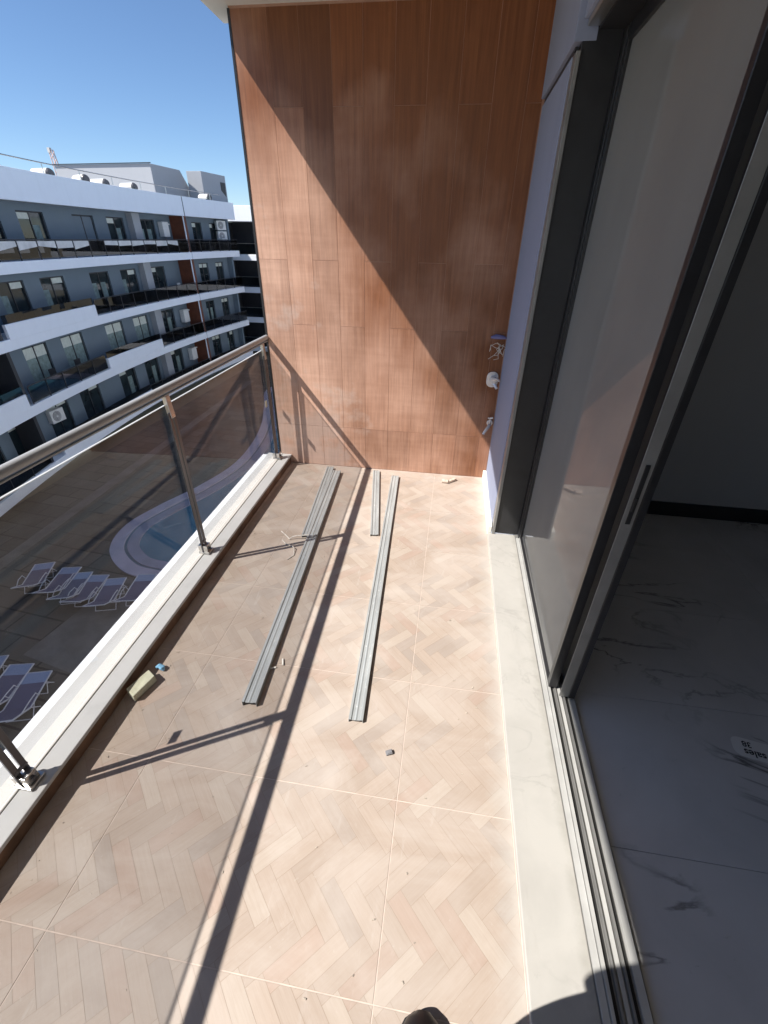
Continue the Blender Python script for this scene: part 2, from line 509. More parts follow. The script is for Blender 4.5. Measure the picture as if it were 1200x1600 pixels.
def clip(poly, x0, x1, y0, y1):
    def cut(p, ins, isec):
        out = []
        for i in range(len(p)):
            a, b = p[i - 1], p[i]
            if ins(b):
                if not ins(a): out.append(isec(a, b))
                out.append(b)
            elif ins(a): out.append(isec(a, b))
        return out
    def ix(x): return lambda a, b: (x, a[1] + (b[1] - a[1]) * (x - a[0]) / (b[0] - a[0]))
    def iy(y): return lambda a, b: (a[0] + (b[0] - a[0]) * (y - a[1]) / (b[1] - a[1]), y)
    for ins, isec in ((lambda q: q[0] >= x0, ix(x0)), (lambda q: q[0] <= x1, ix(x1)), (lambda q: q[1] >= y0, iy(y0)), (lambda q: q[1] <= y1, iy(y1))):
        poly = cut(poly, ins, isec)
        if len(poly) < 3: return []
    return poly

# ================================================================== BALCONY
WALL_Y = 3.40
# --- floor: grout bed + tiles
bed = MB().box(-1.50, 0.36, -2.6, WALL_Y + 0.2, -0.30, -0.0012)
floor = props(obj('balcony_floor', bed, M['grout'], base=(0, 0, -0.3)), 'balcony floor of pale herringbone printed tiles', None, None, 'structure')
e1 = Vector((math.cos(math.radians(-45)), math.sin(math.radians(-45))))
e2 = Vector((-e1.y, e1.x))
O = Vector((-0.319, 0.508)); LW, WW = 0.167, 0.0495
strips = []
for i in range(-75, 76):
    for j in range(-22, 23):
        base = Vector((i * WW + j * LW, i * WW - j * LW))
        for ty in (0, 1):
            if ty == 0: r = (base.x, base.x + LW, base.y, base.y + WW)
            else: r = (base.x + LW, base.x + LW + WW, base.y + WW - LW, base.y + WW)
            c = O + e1 * ((r[0] + r[1]) / 2) + e2 * ((r[2] + r[3]) / 2)
            if -1.5 < c.x < 0.6 and -2.7 < c.y < 3.6:
                strips.append((r, ty, c))
rs = random.Random(3)
def strip_col():
    k = rs.random()
    b = Vector((0.404, 0.332, 0.277)) * rs.uniform(0.93, 1.05)
    if k < 0.12: b = Vector((0.366, 0.309, 0.266)) * rs.uniform(0.94, 1.02)
    elif k < 0.24: b = Vector((0.399, 0.309, 0.255)) * rs.uniform(0.95, 1.04)
    elif k > 0.86: b = Vector((0.432, 0.366, 0.309))
    return b
scols = [strip_col() for _ in strips]
tx = [-1.285, -0.9975, -0.0465, 0.352]
ty_ = [0.294 + 0.4985 * k for k in range(-6, 7)]
ty_[-1] = min(ty_[-1], WALL_Y)
ty_ = [t for t in ty_ if t < WALL_Y - 0.05] + [WALL_Y - 0.004]
for a in range(3):
    for b in range(len(ty_) - 1):
        x0, x1, y0, y1 = tx[a] + 0.0017, tx[a + 1] - 0.0017, ty_[b] + 0.0017, ty_[b + 1] - 0.0017
        v = [(x0, y0, -0.010), (x1, y0, -0.010), (x1, y1, -0.010), (x0, y1, -0.010), (x0, y0, -0.0004), (x1, y0, -0.0004), (x1, y1, -0.0004), (x0, y1, -0.0004)]
        f = [(4, 5, 6, 7), (0, 1, 5, 4), (1, 2, 6, 5), (2, 3, 7, 6), (3, 0, 4, 7)]
        cols = [(0.30, 0.225, 0.17, 1)] * 5
        uvs = [[(0, 0)] * 4] * 5
        for (r, t, c), sc in zip(strips, scols):
            if c.x < x0 - 0.1 or c.x > x1 + 0.1 or c.y < y0 - 0.1 or c.y > y1 + 0.1: continue
            g = 0.0005
            q = [(r[0] + g, r[2] + g), (r[1] - g, r[2] + g), (r[1] - g, r[3] - g), (r[0] + g, r[3] - g)]
            pw = [tuple(O + e1 * u + e2 * w) for u, w in q]
            pc = clip(pw, x0 + 0.0004, x1 - 0.0004, y0 + 0.0004, y1 - 0.0004)
            if len(pc) < 3: continue
            o = len(v)
            v += [(x, y, 0.0) for x, y in pc]
            f.append(tuple(range(o, o + len(pc))))
            cols.append((sc.x, sc.y, sc.z, 1))
            uu = []
            for x, y in pc:
                d = Vector((x, y)) - O
                U, W = d.dot(e1), d.dot(e2)
                if t: U, W = W, U
                uu.append((U + c.x * 5.3, W + c.y * 3.1))
            uvs.append(uu)
        me = bpy.data.meshes.new('tile')
        off = Vector((0, 0, -0.3))
        me.from_pydata([tuple(Vector(p) - off) for p in v], [], f)
        ca = me.color_attributes.new('strip', 'FLOAT_COLOR', 'CORNER')
        ul = me.uv_layers.new(name='UVMap')
        li = 0
        for fi, poly in enumerate(me.polygons):
            for k in range(poly.loop_total):
                ca.data[poly.loop_start + k].color = cols[fi]
                ul.data[poly.loop_start + k].uv = uvs[fi][k]
        me.materials.append(M['tile'])
        o = bpy.data.objects.new('tile', me); COL.objects.link(o); o.parent = floor

# --- end wall with vertical wood-look tiles
wr = empty('tiled_wall', (-0.5, WALL_Y + 0.1, 0), 'tall red-brown wood-look tiled wall at the end of the balcony, crossed by a diagonal shadow', 'wall')
obj('wall_core', MB().box(-1.412, 0.60, WALL_Y + 0.0022, WALL_Y + 0.24, 0.0, 2.79), M['wood_grout'], wr)
xs = [-1.404, -1.194, -1.013, -0.83, -0.647, -0.462, -0.277, -0.09, 0.097, 0.282, 0.372]
for i in range(len(xs) - 1):
    if i % 2 == 0: zc = [0.003, 0.357, 1.565, 2.779]
    else: zc = [0.003, 0.357 if i % 4 == 1 else 0.36, 1.145, 2.36, 2.779]
    for k in range(len(zc) - 1):
        d = random.uniform(0, 0.0012)
        t = MB().box(xs[i] + 0.0011, xs[i + 1] - 0.0011, WALL_Y + d, WALL_Y + 0.012, zc[k] + 0.0011, zc[k + 1] - 0.0011)
        obj('wall_tile', t, M['wood'], wr)
obj('edge_trim', MB().box(-1.418, -1.4045, WALL_Y - 0.003, WALL_Y + 0.24, 0.0, 2.78), M['black_alu'], wr)

# --- short return wall beside the door
rw = empty('return_wall', (0.46, 2.97, 0), 'narrow pale grey painted wall strip between the wood-look wall and the sliding door', 'wall')
obj('plaster', MB().box(0.376, 0.60, 2.602, WALL_Y - 0.001, 0.0, 2.345), M['paint'], rw, 0.004)
obj('bulkhead', MB().box(0.366, 0.451, 2.545, WALL_Y - 0.001, 2.374, 2.789).box(0.390, 0.451, -2.6, 2.544, 2.434, 2.789), M['paint'], rw, 0.003)
obj('shadow_groove', MB().box(0.384, 0.437, 2.602, WALL_Y - 0.001, 2.346, 2.373), M['far_dark'], rw)
obj('skirting', MB().box(0.350, 0.376, 2.545, WALL_Y - 0.002, 0.0, 0.070), M['soffit'], rw, 0.003)

# --- ceiling slab of the balcony above
def sx_(y): return -1.530 - 0.031 * (y - 3.0)      # the open edge runs slightly out of square with the door line
props(obj('ceiling_slab', MB().prism([(sx_(-3.2), -3.2), (6.0, -3.2), (6.0, WALL_Y + 0.24), (sx_(WALL_Y + 0.24), WALL_Y + 0.24)], 2.790, 3.05), M['soffit'], None, 0.01),
      'cream concrete ceiling slab of the balcony above', 'ceiling')

# --- kerb along the open edge
def kx(y): return -0.0226 * (y - 1.48)       # the kerb runs slightly out of square with the tiles
kr = empty('balcony_kerb', (-1.36, 0.4, 0), 'low stone-capped kerb under the glass railing along the open edge', 'kerb')
def kstrip(xa, xb, za, zb, y0=-2.6, y1=WALL_Y - 0.002):
    return MB().hexa([(xa + kx(y0), y0, za), (xb + kx(y0), y0, za), (xb + kx(y1), y1, za), (xa + kx(y1), y1, za),
                      (xa + kx(y0), y0, zb), (xb + kx(y0), y0, zb), (xb + kx(y1), y1, zb), (xa + kx(y1), y1, zb)])
obj('kerb_face', kstrip(-1.46, -1.274, -0.02, 0.062), M['kerb_brown'], kr, 0.004)
obj('inner_coping', kstrip(-1.344, -1.264, 0.0622, 0.080), M['ledge_grey'], kr, 0.003)
obj('middle_coping', kstrip(-1.412, -1.3465, 0.0622, 0.084), M['ledge_cream'], kr, 0.002)
obj('outer_coping', kstrip(-1.474, -1.4125, 0.0622, 0.078), M['ledge_grey'], kr, 0.003)
obj('slab_edge', kstrip(-1.53, -1.462, -0.32, 0.060), M['fascia'], kr, 0.004)

# --- glass railing
RX = -1.40
def rx(y): return -1.340 - 0.0315 * (y - 1.06)
def rz(y): return 1.070 - 0.011 * (y - 1.06)
rl = empty('glass_railing', (RX, 0.4, 0.08), 'smoked glass balcony railing with round steel handrail and twin flat-bar posts', 'railing')
y0, y1 = -2.6, WALL_Y - 0.004
obj('handrail', MB().tube([(rx(y0), y0, rz(y0)), (rx(y1), y1, rz(y1))], 0.0188, 24), M['rail_paint'], rl, smooth=True)
obj('rail_channel', MB().bar((rx(y0), y0, rz(y0) - 0.0245), (rx(y1), y1, rz(y1) - 0.0245), 0.026, 0.007), M['rail_paint'], rl, 0.002)
posts = [-2.05, -0.715, 0.617, 1.950, 3.290]
for py in posts:
    bx = rx(py)
    fb = bx + 0.012
    zt = rz(py) - 0.11
    p = MB()
    for s in (-1, 1):
        p.obox((fb - 0.002, py + s * 0.0155, (0.08 + zt) / 2), (0.008, 0, 0), (0, 0.021, 0), (0, 0, zt - 0.08))
    po = obj('post', p, M['dark_steel'], rl, 0.0012)
    obj('bracket', MB().extrude([(fb + 0.008, py - 0.017, zt - 0.03), (fb - 0.012, py - 0.017, zt - 0.03), (bx - 0.012, py - 0.017, zt + 0.082), (bx + 0.012, py - 0.017, zt + 0.082)], (0, 0.034, 0)), M['steel'], po, 0.003)
    ft = MB().obox((fb + 0.006, py, 0.088), (0.066, 0, 0), (0, 0.062, 0), (0, 0, 0.012))
    ft.obox((fb, py, 0.112), (0.056, 0, 0), (0, 0.044, 0), (0, 0, 0.05))
    obj('foot', ft, M['steel'], po, 0.002)
    obj('bolt', MB().tube([(fb + 0.028, py, 0.112), (fb + 0.037, py, 0.112)], 0.009, 8), M['dark_steel'], po)
    obj('bolt', MB().tube([(fb - 0.002, py - 0.026, 0.155), (fb - 0.002, py + 0.026, 0.155)], 0.007, 8), M['dark_steel'], po)

for a, b in zip(posts[:-1], posts[1:]):
    ya, yb = a + 0.012, b - 0.012
    xa, xb = rx(ya) - 0.010, rx(yb) - 0.010
    za, zb = rz(ya) - 0.078, rz(yb) - 0.078
    g = MB().hexa([(xa - 0.004, ya, 0.090), (xa + 0.004, ya, 0.090), (xb + 0.004, yb, 0.090), (xb - 0.004, yb, 0.090),
                   (xa - 0.004, ya, za), (xa + 0.004, ya, za), (xb + 0.004, yb, zb), (xb - 0.004, yb, zb)])
    go = obj('glass_panel', g, M['rail_glass'], rl)
    obj('polished_edge', MB().bar((xa, ya, za + 0.002), (xb, yb, zb + 0.002), 0.008, 0.003), M['edge_glass'], go)
xe = rx(3.35) - 0.010
obj('glass_panel', MB().box(xe - 0.004, xe + 0.004, 3.302, 3.392, 0.090, rz(3.35) - 0.078), M['rail_glass'], rl)
def sticker(y, z, w, h, mat):
    x = rx(y) - 0.010 + 0.0046
    obj('sticker', MB().box(x, x + 0.0015, y - w / 2, y + w / 2, z - h / 2, z + h / 2), mat, rl)
sticker(0.672, 0.512, 0.052, 0.038, M['far_dark'])
sticker(3.236, 0.574, 0.036, 0.05, M['sticker'])
sticker(3.345, 0.545, 0.034, 0.05, M['sticker'])

# --- door sill, tracks, sliding door
sl = obj('door_sill', MB().box(0.354, 0.532, -2.6, 2.543, -0.01, 0.020), M['sill'], None, 0.004)
props(sl, 'long white marble sill under the sliding door', 'sill')
dr = empty('sliding_door', (0.59, 0.8, 0.02), 'tall dark framed sliding glass door slid open beside the marble sill', 'door')
T0, T1 = -1.30, 2.545
tr = MB().box(0.5325, 0.664, T0, T1, -0.01, 0.022)
obj('track_base', tr, M['warm_alu'], dr, 0.001)
for x, m_, w, h in ((0.5425, 'pale_alu', 0.018, 0.007), (0.559, 'pale_alu', 0.009, 0.014), (0.5705, 'rubber', 0.012, 0.003), (0.5835, 'warm_alu', 0.006, 0.012), (0.600, 'pale_alu', 0.012, 0.007), (0.6145, 'warm_alu', 0.006, 0.014), (0.6255, 'rubber', 0.010, 0.003), (0.646, 'pale_alu', 0.022, 0.010)):
    obj('track_rail', MB().box(x - w / 2, x + w / 2, T0, T1 - 0.05, 0.0222, 0.0222 + h), M[m_], dr)
obj('jamb', MB().box(0.398, 0.548, 2.546, 2.60, 0.021, 2.50), M['black_alu'], dr, 0.002)
obj('jamb_trim', MB().box(0.380, 0.3975, 2.530, 2.6005, 0.021, 2.345), M['warm_alu'], dr, 0.002)
obj('jamb_fin', MB().box(0.5485, 0.664, 2.500, 2.60, 0.024, 2.50), M['black_alu'], dr, 0.002)
obj('head', MB().box(0.452, 0.664, T0, 2.544, 2.405, 2.50), M['black_alu'], dr, 0.002)
obj('head_trim', MB().box(0.405, 0.451, T0, 2.528, 2.410, 2.432), M['grey_alu'], dr, 0.002)
def leaf(x, ya, yb, stile, name='door_leaf'):
    f = MB()
    z0, z1 = 0.040, 2.415
    f.box(x - 0.018, x + 0.018, ya, ya + stile, z0, z1)
    f.box(x - 0.018, x + 0.018, yb - stile, yb, z0, z1)
    f.box(x - 0.0175, x + 0.0175, ya + stile, yb - stile, z0, z0 + 0.012)
    f.box(x - 0.0175, x + 0.0175, ya + stile, yb - stile, z1 - 0.06, z1)
    lf = obj(name, f, M['black_alu'], dr, 0.002)
    obj('pane', MB().box(x - 0.003, x + 0.003, ya + stile - 0.005, yb - stile + 0.005, z0 + 0.01, z1 - 0.055), M['door_glass'], lf)
    return lf
l1 = leaf(0.5715, 1.335, 2.50, 0.030)
obj('edge_strip', MB().box(0.5555, 0.5580, 1.337, 1.350, 0.045, 2.40), M['grey_alu'], l1)
l2 = leaf(0.6255, 1.295, 2.47, 0.050)
obj('stile_face', MB().box(0.590, 0.628, 1.2915, 1.2945, 0.045, 2.40), M['warm_alu'], l2, 0.001)
obj('edge_strip', MB().box(0.6285, 0.652, 1.286, 1.2945, 0.045, 2.40), M['black_alu'], l2, 0.001)
obj('lock_plate', MB().box(0.602, 0.617, 1.288, 1.2912, 0.93, 1.14), M['black_alu'], l2, 0.002)
obj('latch', MB().box(0.605, 0.613, 1.282, 1.2878, 0.98, 1.03), M['rubber'], l2, 0.001)

# --- interior seen through the door
IY = 3.02
inf = props(obj('interior_floor', MB().box(0.665, 6.0, -3.0, IY, -0.30, 0.002), M['far_dark'], base=(3, 0, -0.3)), 'interior floor of veined marble tiles', None, None, 'structure')
ys = [0.76 + 0.597 * k for k in range(-3, 4)]
ys = [y for y in ys if y < IY - 0.05] + [IY]
for b in range(len(ys) - 1):
    for a in range(3):
        x0 = max(0.666, 0.666 + (a - 0.0) * 1.2); x1 = 0.666 + (a + 1) * 1.2
        obj('marble_tile', MB().box(x0 + 0.0008, x1 - 0.0008, ys[b] + 0.0008, ys[b + 1] - 0.0008, 0.0025, 0.0105), M['marble'], inf, 0.0006, seg=1)
iw = empty('interior_wall', (3, IY, 0), 'dim grey interior wall beyond the open sliding door', 'wall')
obj('plaster', MB().box(0.665, 6.0, IY, IY + 0.2, 0.0, 2.789), M['inner_paint'], iw)
obj('skirting', MB().box(0.665, 5.99, IY - 0.016, IY - 0.001, 0.011, 0.118), M['black_alu'], iw, 0.002)
ow = empty('room_walls', (5.9, 0, 0), 'grey walls enclosing the unlit room', 'wall')
obj('plaster', MB().box(5.8, 6.0, -3.0, IY - 0.002, 0.003, 2.788).box(0.665, 5.79, -3.2, -3.0, 0.003, 2.788).box(0.45, 0.664, -3.2, T0 - 0.01, 0.021, 2.33), M['inner_paint'], ow)
# paper label on the marble, printed upside down to the camera
lb = empty('paper_label', (1.345, 1.185, 0.0107), 'white paper label with black 38 print lying on the marble floor indoors', 'label', None, math.radians(180 - 10))
def rrect(w, h, r, n=5):
    out = []
    for cx, cy, a0 in ((w / 2 - r, h / 2 - r, 0), (-w / 2 + r, h / 2 - r, 90), (-w / 2 + r, -h / 2 + r, 180), (w / 2 - r, -h / 2 + r, 270)):
        for k in range(n + 1):
            a = math.radians(a0 + 90 * k / n)
            out.append((cx + r * math.cos(a), cy + r * math.sin(a)))
    return out
def local_obj(name, mb, mat, parent, **kw):
    for v in mb.v: v += rootloc(parent)
    return obj(name, mb, mat, parent, **kw)
local_obj('sheet', MB().prism(rrect(0.20, 0.085, 0.03), 0, 0.0006), M['paper'], lb)
def text(s, size, x, y, z, parent, mat, name='lettering'):
    cu = bpy.data.curves.new('lettering', 'FONT')
    cu.body = s; cu.size = size; cu.align_x = 'CENTER'; cu.align_y = 'CENTER'; cu.extrude = 0.0002; cu.offset = size * 0.018
    to = bpy.data.objects.new('tmp', cu)
    COL.objects.link(to)
    me = bpy.data.meshes.new_from_object(to, depsgraph=bpy.context.evaluated_depsgraph_get())
    bpy.data.objects.remove(to)
    me.materials.clear(); me.materials.append(mat)
    o = bpy.data.objects.new(name, me); COL.objects.link(o)
    o.parent = parent; o.location = (x, y, z)
    return o
text('38', 0.034, 0.045, -0.018, 0.0009, lb, M['ink'])
text('sales', 0.040, 0.025, 0.018, 0.0009, lb, M['ink'])

# ================================================================== LOOSE THINGS ON THE BALCONY
def channel(name, a, b, w, h, label, flip=False, t=0.0022):
    """U profile of folded sheet lying on the floor, open side down with rolled lips"""
    a = Vector((*a, 0)); b = Vector((*b, 0))
    d = (b - a).normalized(); s = Vector((d.y, -d.x, 0))
    L = (b - a).length
    sec = [(-w / 2, 0), (-w / 2, h), (-w / 2 + 0.010, h), (-w / 2 + 0.014, h - 0.004), (-0.006, h - 0.004), (0, h - 0.0015), (0.006, h - 0.004), (w / 2 - 0.014, h - 0.004), (w / 2 - 0.010, h), (w / 2, h), (w / 2, 0),
           (w / 2 - t, 0), (w / 2 - t, h - t), (w / 2 - 0.010 - t, h - t), (w / 2 - 0.014 - t, h - 0.004 - t), (-w / 2 + 0.014 + t, h - 0.004 - t), (-w / 2 + 0.010 + t, h - t), (-w / 2 + t, h - t), (-w / 2 + t, 0)]
    mb = MB().extrude([s * x + Vector((0, 0, z + 0.0008)) for x, z in sec], Vector((0, 1, 0)) * L)
    # built along +Y locally, then turned
    ang = math.atan2(d.y, d.x) - math.pi / 2
    mb = MB().extrude([Vector((x, 0, z + 0.0008)) for x, z in sec], Vector((0, L, 0)))
    o = obj(name, mb, M['galv'], None, base=(0, 0, 0))
    o.location = (a.x, a.y, 0); o.rotation_euler = (0, 0, ang)
    return props(o, label, 'metal profile', 'galvanised profiles lying on the balcony floor')
channel('metal_profile', (-0.845, 2.300), (-0.945, 3.335), 0.060, 0.020, 'short dark metal profile touching the long one near the brown wall')
channel('metal_profile', (-0.712, 1.062), (-0.868, 3.260), 0.062, 0.028, 'long dark metal profile nearest the glass railing, reaching toward the camera')
channel('metal_profile', (-0.401, 2.394), (-0.545, 3.345), 0.056, 0.015, 'short pale metal profile butting against the brown wall beside the rail shadow')
channel('metal_profile', (-0.252, 1.061), (-0.372, 3.272), 0.060, 0.018, 'long pale metal profile lying alone in the middle of the sunlit tiles')

fb_ = MB().extrude([(-0.045, -0.026, 0.0), (0.045, -0.026, 0.0), (0.045, -0.022, 0.038), (-0.045, -0.026, 0.040)], (0, 0.052, 0))
fo = obj('foam_block', MB().hexa([(-.062, -.022, 0), (.055, -.026, 0), (.062, .026, 0), (-.05, .030, 0), (-.062, -.026, .040), (.050, -.028, .043), (.066, .024, .040), (-.048, .032, .042)]), M['foam'], None, 0.003, base=(0, 0, 0))
fo.location = (-1.207, 1.068, 0.001); fo.rotation_euler = (0, 0, math.radians(76))
props(fo, 'pale olive foam block lying against the kerb', 'foam block')
bl = MB()
for k in range(2):
    bl.tube([(-0.018 + 0.01 * k, -0.004 * k, 0.012 + 0.006 * k), (-0.004, 0.004, 0.020), (0.014, 0.002 - 0.008 * k, 0.016), (0.022, -0.008, 0.008)], [0.006, 0.011, 0.010, 0.004], 7)
bo_ = obj('plastic_scrap', bl, M['blue'], None, smooth=True, base=(0, 0, 0)); bo_.location = (-1.19, 1.175, 0)
props(bo_, 'crumpled light blue plastic scrap beside the foam block', 'plastic scrap')
for k, (x, y, a) in enumerate([(-0.688, 1.262, 20), (-0.650, 1.302, 110)]):
    o = obj('spacer', MB().tube([(-0.018, 0, 0.0045), (0.018, 0, 0.0045)], 0.0042, 8), M['white_bit'], None, smooth=True, base=(0, 0, 0))
    o.location = (x, y, 0); o.rotation_euler = (0, 0, math.radians(a))
    props(o, ['white plastic stick lying level beside the long dark profile, the one nearer the camera', 'white plastic stick lying at a slant beside the long dark profile, the one farther away'][k], 'plastic stick', 'white plastic sticks on the floor')
ch = MB().obox((0, 0, 0.006), (0.026, 0, 0.003), (0, 0.018, 0), (0, 0, 0.008)).obox((0.002, -0.001, 0.0125), (0.018, 0, 0.002), (0, 0.011, 0.001), (0, 0, 0.003))
o = obj('stone_chip', ch, M['grey_plastic'], None, 0.002, base=(0, 0, 0)); o.location = (-0.098, 0.956, 0); o.rotation_euler = (0, 0, 0.4)
props(o, 'tiny grey chip alone on the sunlit tiles in front of the long pale profile', 'chip')
cr_ = MB().tube([(-0.045, 0, 0.016), (0.008, -0.006, 0.016)], 0.0155, 10)
cr_.obox((0.035, 0.026, 0.012), (0.062, 0.062, 0.004), (-0.016, 0.016, 0), (0, 0, 0.018))
o = obj('scrap_piece', cr_, M['wood_bit'], None, 0.003, base=(0, 0, 0)); o.location = (0.062, 3.252, 0)
props(o, 'bent pale scrap piece on the floor near the foot of the brown wall', 'scrap')
o = obj('strap', MB().tube([(-1.03, 2.34, .004), (-0.985, 2.30, .006), (-0.945, 2.262, .004), (-0.925, 2.268, .022), (-0.885, 2.275, 0.030), (-0.83, 2.285, 0.034), (-0.79, 2.275, 0.036), (-0.772, 2.30, 0.033)], 0.0038, 6), M['thread'], None, smooth=True)
props(o, 'dusty pale strap looped over the metal profiles near the pair', 'strap')
o = obj('strap', MB().tube([(-0.99, 2.245, .004), (-0.95, 2.205, .004), (-0.905, 2.19, .004), (-0.88, 2.16, .016), (-0.862, 2.10, .003), (-0.89, 2.05, .003)], 0.003, 6), M['thread'], None, smooth=True)
props(o, 'frayed strap end on the tiles beside the long dark profile', 'strap')
# crumbs nobody could count
cb = MB()
rc = random.Random(11)
for k in range(260):
    if k < 110: x, y = rc.uniform(-1.24, -1.15), rc.uniform(-0.1, 3.3)
    else: x, y = rc.uniform(-1.1, 0.33), rc.uniform(0.15, 3.35)
    x += kx(y) if k < 110 else 0
    r = rc.choice([0.0012, 0.0015, 0.002, 0.003]) * rc.uniform(0.7, 1.3)
    a = rc.uniform(0, 3.1)
    l = r * rc.uniform(1, 3)
    cb.obox((x, y, r * 0.5), (math.cos(a) * l, math.sin(a) * l, 0), (-math.sin(a) * r, math.cos(a) * r, 0), (0, 0, r))
props(obj('mortar_crumbs', cb, M['debris'], None), 'scattered mortar crumbs and grit on the balcony tiles', 'debris', None, 'stuff')

# --- fittings on the brown wall
FY = WALL_Y - 0.0005
wb = empty('wire_bundle', (0.335, FY, 1.045), 'loose pale wire ends sticking out of the brown wall under a blue-grey conduit', 'wiring')
wm = MB(); rw_ = random.Random(5)
for k in range(7):
    pts = [(0.352 + rw_.uniform(-.02, .01), FY + 0.002, 1.05 + rw_.uniform(-.02, .02))]
    for q in range(5):
        pts.append((pts[-1][0] + rw_.uniform(-.035, .022), FY - 0.012 - rw_.uniform(0, .028), pts[-1][2] + rw_.uniform(-.045, .022)))
    wm.tube(pts, 0.0021, 5)
obj('wires', wm, M['wire'], wb, smooth=True)
cd_ = MB().tube([(0.268, FY - 0.006, 1.115), (0.30, FY - 0.013, 1.122), (0.345, FY - 0.014, 1.120), (0.374, FY - 0.020, 1.115)], [0.008, 0.017, 0.014, 0.006], 10)
obj('conduit_end', cd_, M['wire_box'], wb, smooth=True)
mx_ = empty('shower_mixer', (0.325, FY, 0.82), 'chrome shower mixer on an oval plate, upper of the two taps on the brown wall', 'tap')
pl = MB().extrude([(0.318 + x, FY, 0.82 + z) for x, z in rrect(0.085, 0.115, 0.04)], (0, -0.008, 0))
obj('plate', pl, M['chrome'], mx_, 0.002)
obj('body', MB().tube([(0.322, FY - 0.008, 0.822), (0.322, FY - 0.05, 0.822)], 0.025, 14), M['chrome'], mx_, 0.002, True)
obj('lever', MB().tube([(0.322, FY - 0.045, 0.830), (0.345, FY - 0.075, 0.842), (0.360, FY - 0.11, 0.838)], [0.012, 0.009, 0.007], 8), M['chrome'], mx_, smooth=True)
obj('outlet', MB().tube([(0.322, FY - 0.035, 0.80), (0.340, FY - 0.050, 0.790), (0.352, FY - 0.07, 0.772)], [0.013, 0.012, 0.010], 8), M['chrome'], mx_, smooth=True)
tp = empty('garden_tap', (0.340, FY, 0.48), 'small chrome garden tap, the lower of the two taps on the brown wall', 'tap')
obj('rosette', MB().tube([(0.345, FY, 0.485), (0.345, FY - 0.007, 0.485)], 0.024, 14), M['chrome'], tp, 0.001, True)
obj('spout', MB().tube([(0.345, FY - 0.006, 0.485), (0.340, FY - 0.06, 0.485), (0.326, FY - 0.085, 0.470), (0.305, FY - 0.10, 0.440), (0.300, FY - 0.102, 0.425)], [0.012, 0.013, 0.012, 0.010, 0.011], 10), M['chrome'], tp, smooth=True)
obj('handle', MB().tube([(0.341, FY - 0.05, 0.49), (0.341, FY - 0.05, 0.530)], 0.008, 8).tube([(0.322, FY - 0.05, 0.536), (0.360, FY - 0.05, 0.541)], [0.006, 0.008], 8), M['chrome'], tp, smooth=True)

# ================================================================== PERSON AT THE CAMERA
def skin_mesh(name, verts, edges, radii, mat, parent, sub=2, root=0):
    me = bpy.data.meshes.new(name)
    off = rootloc(parent) if parent else Vector((0, 0, 0))
    me.from_pydata([tuple(Vector(v) - off) for v in verts], edges, [])
    o = bpy.data.objects.new(name, me); COL.objects.link(o)
    if parent: o.parent = parent
    md = o.modifiers.new('skin', 'SKIN'); md.use_smooth_shade = True
    for i, r in enumerate(radii):
        rr = (r, r) if isinstance(r, (int, float)) else r
        me.skin_vertices[0].data[i].radius = rr
        me.skin_vertices[0].data[i].use_root = (i == root)
    s = o.modifiers.new('sub', 'SUBSURF'); s.levels = sub; s.render_levels = sub
    me.materials.append(mat)
    return o
pe = empty('person', (0.0, -0.05, 0.0), 'person in black trousers and a black shoe standing at the bottom edge, holding a phone', 'person')
V = [(0, -0.10, 0.93), (0, -0.12, 1.08), (0, -0.19, 1.30), (0, -0.25, 1.43), (0, -0.28, 1.53), (0, -0.285, 1.62), (0, -0.29, 1.72),
     (0.17, -0.24, 1.40), (0.25, -0.20, 1.17), (0.10, -0.08, 1.40), (0.055, -0.055, 1.50),
     (-0.17, -0.24, 1.40), (-0.32, -0.055, 1.13), (-0.12, -0.08, 1.40), (-0.055, -0.055, 1.50),
     (0.095, -0.07, 0.86), (0.085, 0.085, 0.48), (0.080, 0.045, 0.10), (-0.095, -0.08, 0.86), (-0.10, -0.04, 0.48), (-0.11, -0.09, 0.10),
     (0.080, 0.16, 0.045), (-0.12, 0.01, 0.045)]
E_ = [(0, 1), (1, 2), (2, 3), (3, 4), (4, 5), (5, 6), (3, 7), (7, 8), (8, 9), (9, 10), (3, 11), (11, 12), (12, 13), (13, 14), (0, 15), (15, 16), (16, 17), (0, 18), (18, 19), (19, 20), (17, 21), (20, 22)]
Rr = [(0.14, 0.095), (0.125, 0.085), (0.145, 0.095), (0.10, 0.075), 0.052, (0.075, 0.085), 0.07, 0.055, 0.042, 0.032, 0.027, 0.055, 0.042, 0.032, 0.027, 0.082, 0.056, 0.038, 0.082, 0.056, 0.038, 0.035, 0.035]
skin_mesh('body', V, E_, Rr, M['skin'], pe)
tv = [(0, -0.10, 0.95), (0.095, -0.065, 0.84), (0.088, 0.055, 0.66), (0.082, 0.098, 0.42), (0.080, 0.055, 0.08), (-0.095, -0.075, 0.84), (-0.098, -0.05, 0.62), (-0.102, -0.04, 0.42), (-0.11, -0.085, 0.08)]
skin_mesh('trousers', tv, [(0, 1), (1, 2), (2, 3), (3, 4), (0, 5), (5, 6), (6, 7), (7, 8)], [(0.15, 0.105), 0.108, 0.102, 0.094, 0.080, 0.108, 0.102, 0.094, 0.080], M['trouser'], pe)
sv = [(0, -0.10, 0.92), (0, -0.12, 1.08), (0, -0.19, 1.30), (0, -0.25, 1.43), (0.18, -0.24, 1.39), (0.245, -0.205, 1.20), (-0.18, -0.24, 1.39), (-0.31, -0.065, 1.15)]
skin_mesh('shirt', sv, [(0, 1), (1, 2), (2, 3), (3, 4), (4, 5), (3, 6), (6, 7)], [(0.158, 0.11), (0.145, 0.10), (0.165, 0.11), (0.11, 0.085), 0.072, 0.06, 0.072, 0.06], M['shirt'], pe)
